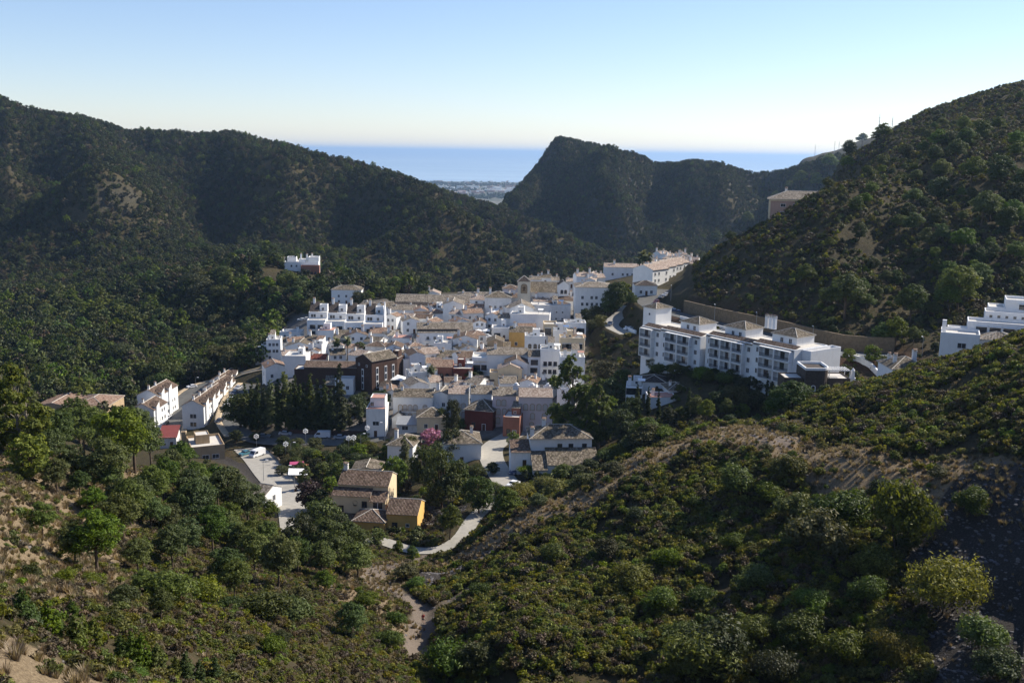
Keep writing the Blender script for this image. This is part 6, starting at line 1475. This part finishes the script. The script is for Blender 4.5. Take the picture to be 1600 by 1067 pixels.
Sh().slab([(-2.6,-2.2,2.5),(2.6,-2.2,2.5),(2.2,2.2,2.9),(-3.4,2.2,2.9)], .12, m_canvas).obj('canopy', r)
for x, y in ((-2.4,-2),(2.4,-2),(2,2),(-3,2)): Sh().tube([(x,y,-1),(x,y,2.6)],[.05,.05],m_metalg).obj('pole', r)
for px, py, c, nm in ((464,733,PAINT['dark_red'],'pink'),(480,736,m_salmon,'orange')):
    r = empty('stall', hit(px, py, 225), .2); tag(r, 'low %s covered stall in the playground corner' % nm, 'stall')
    mt = plain('stall_' + nm, {'pink': (.45,.08,.18), 'orange': (.55,.25,.12)}[nm], .7)
    Sh().slab([(-2,-1.3,1.8),(2,-1.3,1.8),(2,0,2.3),(-2,0,2.3)],.06,mt).slab([(2,1.3,1.8),(-2,1.3,1.8),(-2,0,2.3),(2,0,2.3)],.06,mt).obj('canopy', r)
    for x, y in ((-1.9,-1.2),(1.9,-1.2),(1.9,1.2),(-1.9,1.2)): Sh().tube([(x,y,-.5),(x,y,1.85)],[.04,.04],m_metalg).obj('pole', r)
# flag pole beside the mansion and the lone stake on the right track
r = empty('utility_pole', hit(1185, 349, 300)); tag(r, 'thin pale utility pole left of the hill mansion', 'pole'); Sh().tube([(0,0,-1),(0,0,8)],[.14,.09],m_barkg).obj('post', r); Sh().box(-.8,.8,-.05,.05,7.3,7.42,m_barkg).obj('crossarm', r)

# ------------------------------------------------------------------ the runner and the dog
def skinned(name, verts, edges, mat, parent, sub=2):
    me = bpy.data.meshes.new(name); me.from_pydata([v[:3] for v in verts], edges, []); me.materials.append(mat)
    o = bpy.data.objects.new(name, me); COL.objects.link(o); o.parent = parent
    md = o.modifiers.new('skin', 'SKIN'); md.use_smooth_shade = True
    for i, v in enumerate(verts): me.skin_vertices[0].data[i].radius = (v[3], v[3] if len(v) < 5 else v[4])
    me.skin_vertices[0].data[0].use_root = True
    sb = o.modifiers.new('sub', 'SUBSURF'); sb.levels = sb.render_levels = sub; return o
m_skin = plain('skin', (.38,.22,.15), .6, var=.05); m_shirt = plain('red_shirt', (.42,.03,.035), .8); m_short = plain('dark_shorts', (.03,.035,.05), .8); m_hair = plain('dark_hair', (.03,.02,.015), .8); m_shoe = plain('shoes', (.5,.5,.5), .7)
p = hit(661, 974, 100)
r = empty('person', p, R(200)); tag(r, 'person in a red shirt and dark shorts walking down the dirt track', 'person')
V = [(0,0,.95,.13,.1),(0,0,1.12,.12,.09),(0,.01,1.32,.16,.1),(0,0,1.47,.06),(0,-.02,1.56,.06),(0,-.02,1.66,.098,.11),(0,-.02,1.74,.06),
 (.17,0,1.40,.06),(.24,.06,1.14,.042),(.22,-.08,.93,.034),(.22,-.13,.86,.03),(-.17,0,1.40,.06),(-.25,-.08,1.15,.042),(-.22,-.24,.98,.034),(-.21,-.30,.94,.03),
 (.1,0,.86,.095),(.11,-.14,.5,.062),(.11,-.06,.1,.042),(.11,-.2,.05,.04),(-.1,0,.86,.095),(-.11,.08,.5,.062),(-.11,.3,.18,.042),(-.11,.26,.06,.04)]
Eb = [(0,1),(1,2),(2,3),(3,4),(4,5),(5,6),(2,7),(7,8),(8,9),(9,10),(2,11),(11,12),(12,13),(13,14),(0,15),(15,16),(16,17),(17,18),(0,19),(19,20),(20,21),(21,22)]
skinned('body', V, Eb, m_skin, r)
skinned('shirt', [(0,0,.93,.155,.12),(0,0,1.12,.145,.115),(0,.01,1.34,.185,.125),(0,0,1.46,.09),(.18,0,1.40,.082),(.23,.04,1.2,.06),(-.18,0,1.40,.082),(-.24,-.05,1.2,.06)], [(0,1),(1,2),(2,3),(2,4),(4,5),(2,6),(6,7)], m_shirt, r)
skinned('shorts', [(0,0,.95,.158,.125),(0,0,.90,.15,.12),(.1,0,.86,.115),(.11,-.1,.58,.095),(-.1,0,.86,.115),(-.11,.06,.58,.095)], [(0,1),(1,2),(2,3),(1,4),(4,5)], m_short, r)
skinned('hair', [(0,.02,1.72,.1),(0,.05,1.64,.09)], [(0,1)], m_hair, r)
for x, y0_, y1_, z in ((.11,-.02,-.24,.04),(-.11,.33,.22,.1)): skinned('shoe', [(x,y0_,z,.05),(x,(y0_+y1_)/2,z,.05),(x,y1_,z-.02,.035)], [(0,1),(1,2)], m_shoe, r)
p = hit(654, 996, 90)
r = empty('dog', p, R(25)); tag(r, 'black dog trotting ahead of the person on the dirt track', 'dog')
V = [(0,0,.48,.11,.12),(0,-.22,.50,.13,.15),(0,.24,.50,.1,.11),(0,-.38,.60,.075),(0,-.48,.70,.085),(0,-.62,.67,.045),
 (.09,-.26,.36,.055),(.09,-.24,.2,.035),(.09,-.3,.04,.03),(-.09,-.26,.36,.055),(-.09,-.36,.22,.035),(-.09,-.42,.06,.03),
 (.09,.26,.38,.07),(.09,.22,.26,.045),(.09,.36,.16,.028),(.09,.32,.03,.03),(-.09,.26,.38,.07),(-.09,.16,.26,.045),(-.09,.26,.15,.028),(-.09,.2,.03,.03),(0,.36,.55,.035),(0,.52,.66,.02),(.06,-.47,.79,.025),(-.06,-.47,.79,.025)]
skinned('body', V, [(0,1),(0,2),(1,3),(3,4),(4,5),(1,6),(6,7),(7,8),(1,9),(9,10),(10,11),(2,12),(12,13),(13,14),(14,15),(2,16),(16,17),(17,18),(18,19),(2,20),(20,21),(4,22),(4,23)], plain('black_fur', (.02,.018,.016), .8), r)

# ------------------------------------------------------------------ the far coastal town
s = Sh(); rr = random.Random(77)
for i in range(150):
    p = hit(rr.uniform(680, 806), rr.uniform(284, 303), 4300)
    w, h = rr.uniform(15, 60), rr.uniform(6, 16)
    s.box(p.x-w/2, p.x+w/2, p.y, p.y+20, p.z-2, p.z+h, rr.choice([m_white, m_old, m_pinkb]))
o = s.obj('coastal_town'); tag(o, 'far-off pale buildings scattered over the coastal plain', None, None, 'stuff')
# ------------------------------------------------------------------ woods and scrub that read as one mass
town_m, straw_m, dirt_m, rock_m = town, straw, dirt, rock
def plants(name, n, px0, px1, y0, y1, meshes, smin, smax, cond, label, seed, probs=None, sink=0.1, clearance=1.0):
    rg = np.random.default_rng(seed)
    x, y = fan(n, UL(px0), UL(px1), y0, y1, rg)
    px = PW / 2 + FPX * x / y
    ok = cond(x, y, px, rg.random(n)) & keep_clear(x, y)
    if y0 < 560: ok &= road_clear(x, y, clearance)
    x, y = x[ok], y[ok]
    s = smin + (smax - smin) * rg.random(len(x)) ** 1.6
    z = bil(H, x, y) - sink * s
    idx = rg.choice(len(meshes), len(x), p=probs)
    return scatter(name, np.stack([x, y, z], 1), rg.random(len(x)) * 6.28, s, idx, meshes, label)
def clumpy(x, y, sc, seed): return fbm(x / sc, y / sc, seed, 3)

# near slopes: low scrub
near_shrubs = [joined(*make_shrub(200 + i, 1.6, 1.2, 640, 0.15, mt, 7, up), 'shrub') for i, (mt, up) in enumerate([(m_scrub, 0), (m_scrub, .1), (m_green, 0.1), (m_heath, 0), (m_scrub, 0.2), (m_heath, 0)])]
def c_right(x, y, px, r):
    k = clumpy(x, y, 5.0, 301)
    ok = (px > 640) & ((bil(straw_m, x, y) < 0.12) | (r < .03)) & (bil(dirt_m, x, y) < 0.2) & (bil(rock_m, x, y) < 0.6)
    return ok & (k > -0.75 + 0.5 * r) & (px > 640)
plants('scrub', 34000, 640, 1720, 40, 205, near_shrubs, 0.55, 1.5, c_right, 'low olive green scrub covering the near right hillside', 11, [.32,.24,.12,.08,.18,.06])
low_shrubs = [joined(*make_shrub(230 + i, 1.2, 0.7, 520, 0.11, mt, 6), 'shrub') for i, mt in enumerate([m_scrub, m_green, m_heath, m_heath, m_scrub])]
def c_left(x, y, px, r):
    ok = (px < 690) & ((bil(straw_m, x, y) < 0.3) | (r < np.where(y < 70, .08, .3))) & (bil(dirt_m, x, y) < 0.2) & (bil(rock_m, x, y) < 0.5)
    return ok & (clumpy(x, y, 4.0, 311) > -1.1 + 0.4 * r)
plants('heath', 24000, -120, 690, 24, 215, low_shrubs, 0.6, 1.4, c_left, 'low brown and green heath on the near left slope', 12, [.26,.16,.22,.18,.18])
tufts = [make_tuft(250 + i, .8, .7, 90) for i in range(4)]
def c_straw(x, y, px, r): return (bil(straw_m, x, y) > 0.35) | ((bil(dirt_m, x, y) < .1) & (r < 0.16))
plants('dry_grass', 34000, -120, 1720, 22, 210, tufts, 0.5, 1.25, c_straw, 'dry straw coloured grass along the track and on the bare slopes', 13)
# ravine below the apartments and bank of the valley
rav = [joined(*make_shrub(260 + i, 3.2, 2.6, 420, 0.42, mt, 7), 'shrub') for i, mt in enumerate([m_dark, m_oak, m_pine, m_scrub, m_heath])]
def c_rav(x, y, px, r): return ((px > 905) & (y < 350)) | ((px > 905) & (px < 1000) & (y < 445)) | ((px <= 905) & (y < 262) & (px > 540))
plants('ravine_scrub', 5200, 540, 1700, 200, 445, rav, 0.4, 1.15, c_rav, 'dark tangled bushes filling the ravine below the white apartment block', 14, [.2,.3,.1,.2,.2], clearance=2)
# low valley west of the town
far_trees = [joined(*make_round(280 + i, 6.5, 6.0, 900, 0.5, mt, 8, 0.15), 'tree') for i, mt in enumerate([m_far, m_dark, m_far, m_oak, m_heath])]
far_pines = [joined(*make_pine(290 + i, 8.0, 800, 0.5, m_pine, 1.15, 0.35), 'tree') for i in range(3)]
def c_valley(x, y, px, r):
    return ~((px > 190) & (px < 440) & (y > 325) & (y < 425) & (px > 190)) & ((px < 395 + (y - 400) * .3) | (y > 540)) & (clumpy(x, y, 25, 320) > -1.1)
plants('valley_wood', 4400, -120, 640, 330, 720, far_trees + far_pines, 0.7, 1.9, c_valley, 'dense mixed wood in the valley left of the village', 15, [.23,.3,.07,.15,.07,.06,.06,.06], 0.3, 2.5)
def c_far(x, y, px, r):
    k = clumpy(x, y, 60, 330)
    bald = np.exp(-((seg_dist(x, y, [tuple(pt(60,250,1100)), tuple(pt(200,330,1010))])[0]) / 45) ** 2)
    return (k > -1.6 + 0.25 * r) & (r > bald * 0.4)
plants('far_wood', 46000, -90, 1110, 700, 1560, far_trees + far_pines[:1], 0.45, 1.25, c_far, 'thick dark wood covering the far ridge left of the gorge', 16, [.3,.25,.1,.2,.1,.05], 0.3)
def c_peak(x, y, px, r):
    sl = bil(DV, x, y) + bil(DH, x, y) * 0.6
    return (px > 775) & ((sl < 1.3) | (r > .12)) & (clumpy(x, y, 30, 340) > -0.95)
plants('peak_wood', 46000, 775, 1330, 1260, 1770, far_trees, 0.3, 0.9, c_peak, 'dark trees clinging to the rocky peak and the ridge beside it', 17, [.35,.3,.05,.2,.1], 0.3)
# right hill: bushes dotted over bare earth
rb = [joined(*make_shrub(270 + i, 2.0, 1.6, 260, 0.3, mt, 6), 'shrub') for i, mt in enumerate([m_oak, m_scrub, m_heath, m_dark])]
def c_rh(x, y, px, r):
    return (px > 1075) & (bil(cutm, x, y) < 0.4) & (clumpy(x, y, 14, 350) > -1.15 + r * 1.1)
plants('hillside_scrub', 32000, 1075, 1720, 300, 760, rb, 0.4, 1.6, c_rh, 'scattered dark bushes on the bare earth of the right hill', 18, [.32,.33,.2,.15])
# plain by the sea
blob = [joined(*make_round(285, 16, 46, 260, 6.0, m_dark, 9, 0.05), 'grove')]
def c_plain(x, y, px, r): return clumpy(x, y, 420, 360) > -0.25
plants('coastal_groves', 2600, 600, 860, 5200, 8850, blob, 0.35, 1.0, c_plain, 'hazy groves of trees on the far coastal plain', 19)

# stones lying on the slate bank and the track edges
def stone_mesh(i):
    bm = bmesh.new(); bmesh.ops.create_icosphere(bm, subdivisions=1, radius=.5); r_ = random.Random(i)
    for v in bm.verts: v.co = Vector((v.co.x * 1.3, v.co.y, v.co.z * .6)) * r_.uniform(.7, 1.2)
    me = bpy.data.meshes.new('stone'); bm.to_mesh(me); bm.free(); me.materials.append(m_slate if i % 3 else m_slate2); return me
m_slate = plain('slate_stone', (0.10, 0.095, 0.10), .9, .3, var=.4, scale=1.5); m_slate2 = plain('pale_stone', (0.15, 0.135, 0.12), .9, .3, var=.3, scale=1.5)
def c_stone(x, y, px, r): return (bil(rock_m, x, y) > .4) | ((bil(dirt_m, x, y) > .05) & (bil(dirt_m, x, y) < .9) & (r < .5)) | ((bil(straw_m, x, y) > .4) & (r < .08))
plants('loose_stones', 60000, -60, 1720, 40, 230, [stone_mesh(i) for i in range(6)], 0.12, 0.75, c_stone, 'loose grey stones on the slate bank and beside the dirt track', 41, sink=.1)
# ------------------------------------------------------------------ labels that single out each look-alike
LAND += [('the foot of the far left slope', 60, 800), ('the dry grass at the left edge', 40, 760), ('the dirt track and the walker', 650, 960), ('the track bend below the villa lane', 620, 890), ('the bottom left corner', 60, 1020), ('the lower middle of the frame', 400, 1020),
 ('the dry track on the right spur', 1300, 725), ('the dark slate bank', 1540, 880), ('the bottom right corner', 1520, 1030), ('the middle of the near right slope', 1150, 860), ('the bottom of the near right slope', 1000, 1010), ('the left end of the dry track', 900, 790),
 ('the crest of the near right spur', 1200, 650), ('the top of the right hill', 1500, 180), ('the middle of the right hill', 1420, 330), ('the left flank of the right hill', 1150, 400), ('the foot of the right hill', 1380, 470), ('the hairpin bend', 965, 490), ('the wood left of the village', 350, 500), ('the wood at the left valley bottom', 200, 590), ('the white van', 402, 705), ('the cypress row by the parked cars', 470, 640), ('the big pale front street', 430, 750), ('the retaining wall', 1200, 500)]
ORD = ['first','second','third','fourth','fifth','sixth','seventh','eighth','ninth','tenth','eleventh','twelfth','thirteenth','fourteenth','fifteenth','sixteenth','seventeenth','eighteenth','nineteenth','twentieth']
def autolabel(items):
    rows = []
    for root, phrase, cat in items:
        x, y = pix(root.location); d = sorted((math.hypot(x - a[1], (y - a[2]) * 1.3), a[0]) for a in LAND)
        rows.append([root, phrase, cat, x, y, [q[1] for q in d[:4]]])
    cells = {}
    for r in rows:
        for lm in r[5]:
            if len(cells.get((r[1], lm), [])) < 7: break
        cells.setdefault((r[1], lm), []).append(r)
    for (ph, lm), rs in cells.items():
        rs.sort(key=lambda r: r[3])
        for i, r in enumerate(rs):
            if len(rs) == 1: t = '%s nearest to %s' % (ph, lm)
            elif i == 0: t = 'leftmost %s near %s' % (ph, lm)
            elif i == len(rs) - 1: t = 'rightmost %s near %s' % (ph, lm)
            else: t = '%s near %s, %s from left' % (ph, lm, ORD[min(i, 19)])
            if len(t.split()) > 16: print('LONG LABEL', t)
            r[0]['label'] = t
autolabel(TREES); autolabel(FILL); autolabel(CARS); autolabel(LAMPS); autolabel(ORN); autolabel(PAR); autolabel(ANT)
# ------------------------------------------------------------------ the air
bm = bmesh.new()
bmesh.ops.create_cube(bm, size=1.0)
for v in bm.verts:
    v.co = Vector((v.co.x * 200000, v.co.y * 160000 + 75000, 135.0 if v.co.z > 0 else -290.0))
me = bpy.data.meshes.new('haze'); bm.to_mesh(me); bm.free()
m, nt, out = newmat('haze_air')
v = N(nt, 'ShaderNodeVolumePrincipled', i={'Density': 0.000045, 'Anisotropy': 0.3})
v.inputs['Color'].default_value = (0.48, 0.70, 1.0, 1)
L(nt, v.outputs[0], out.inputs['Volume'])
me.materials.append(m)
hz_o = bpy.data.objects.new('haze', me); COL.objects.link(hz_o)
tag(hz_o, 'thin blue haze between the camera and the far ridges', None, None, 'stuff')
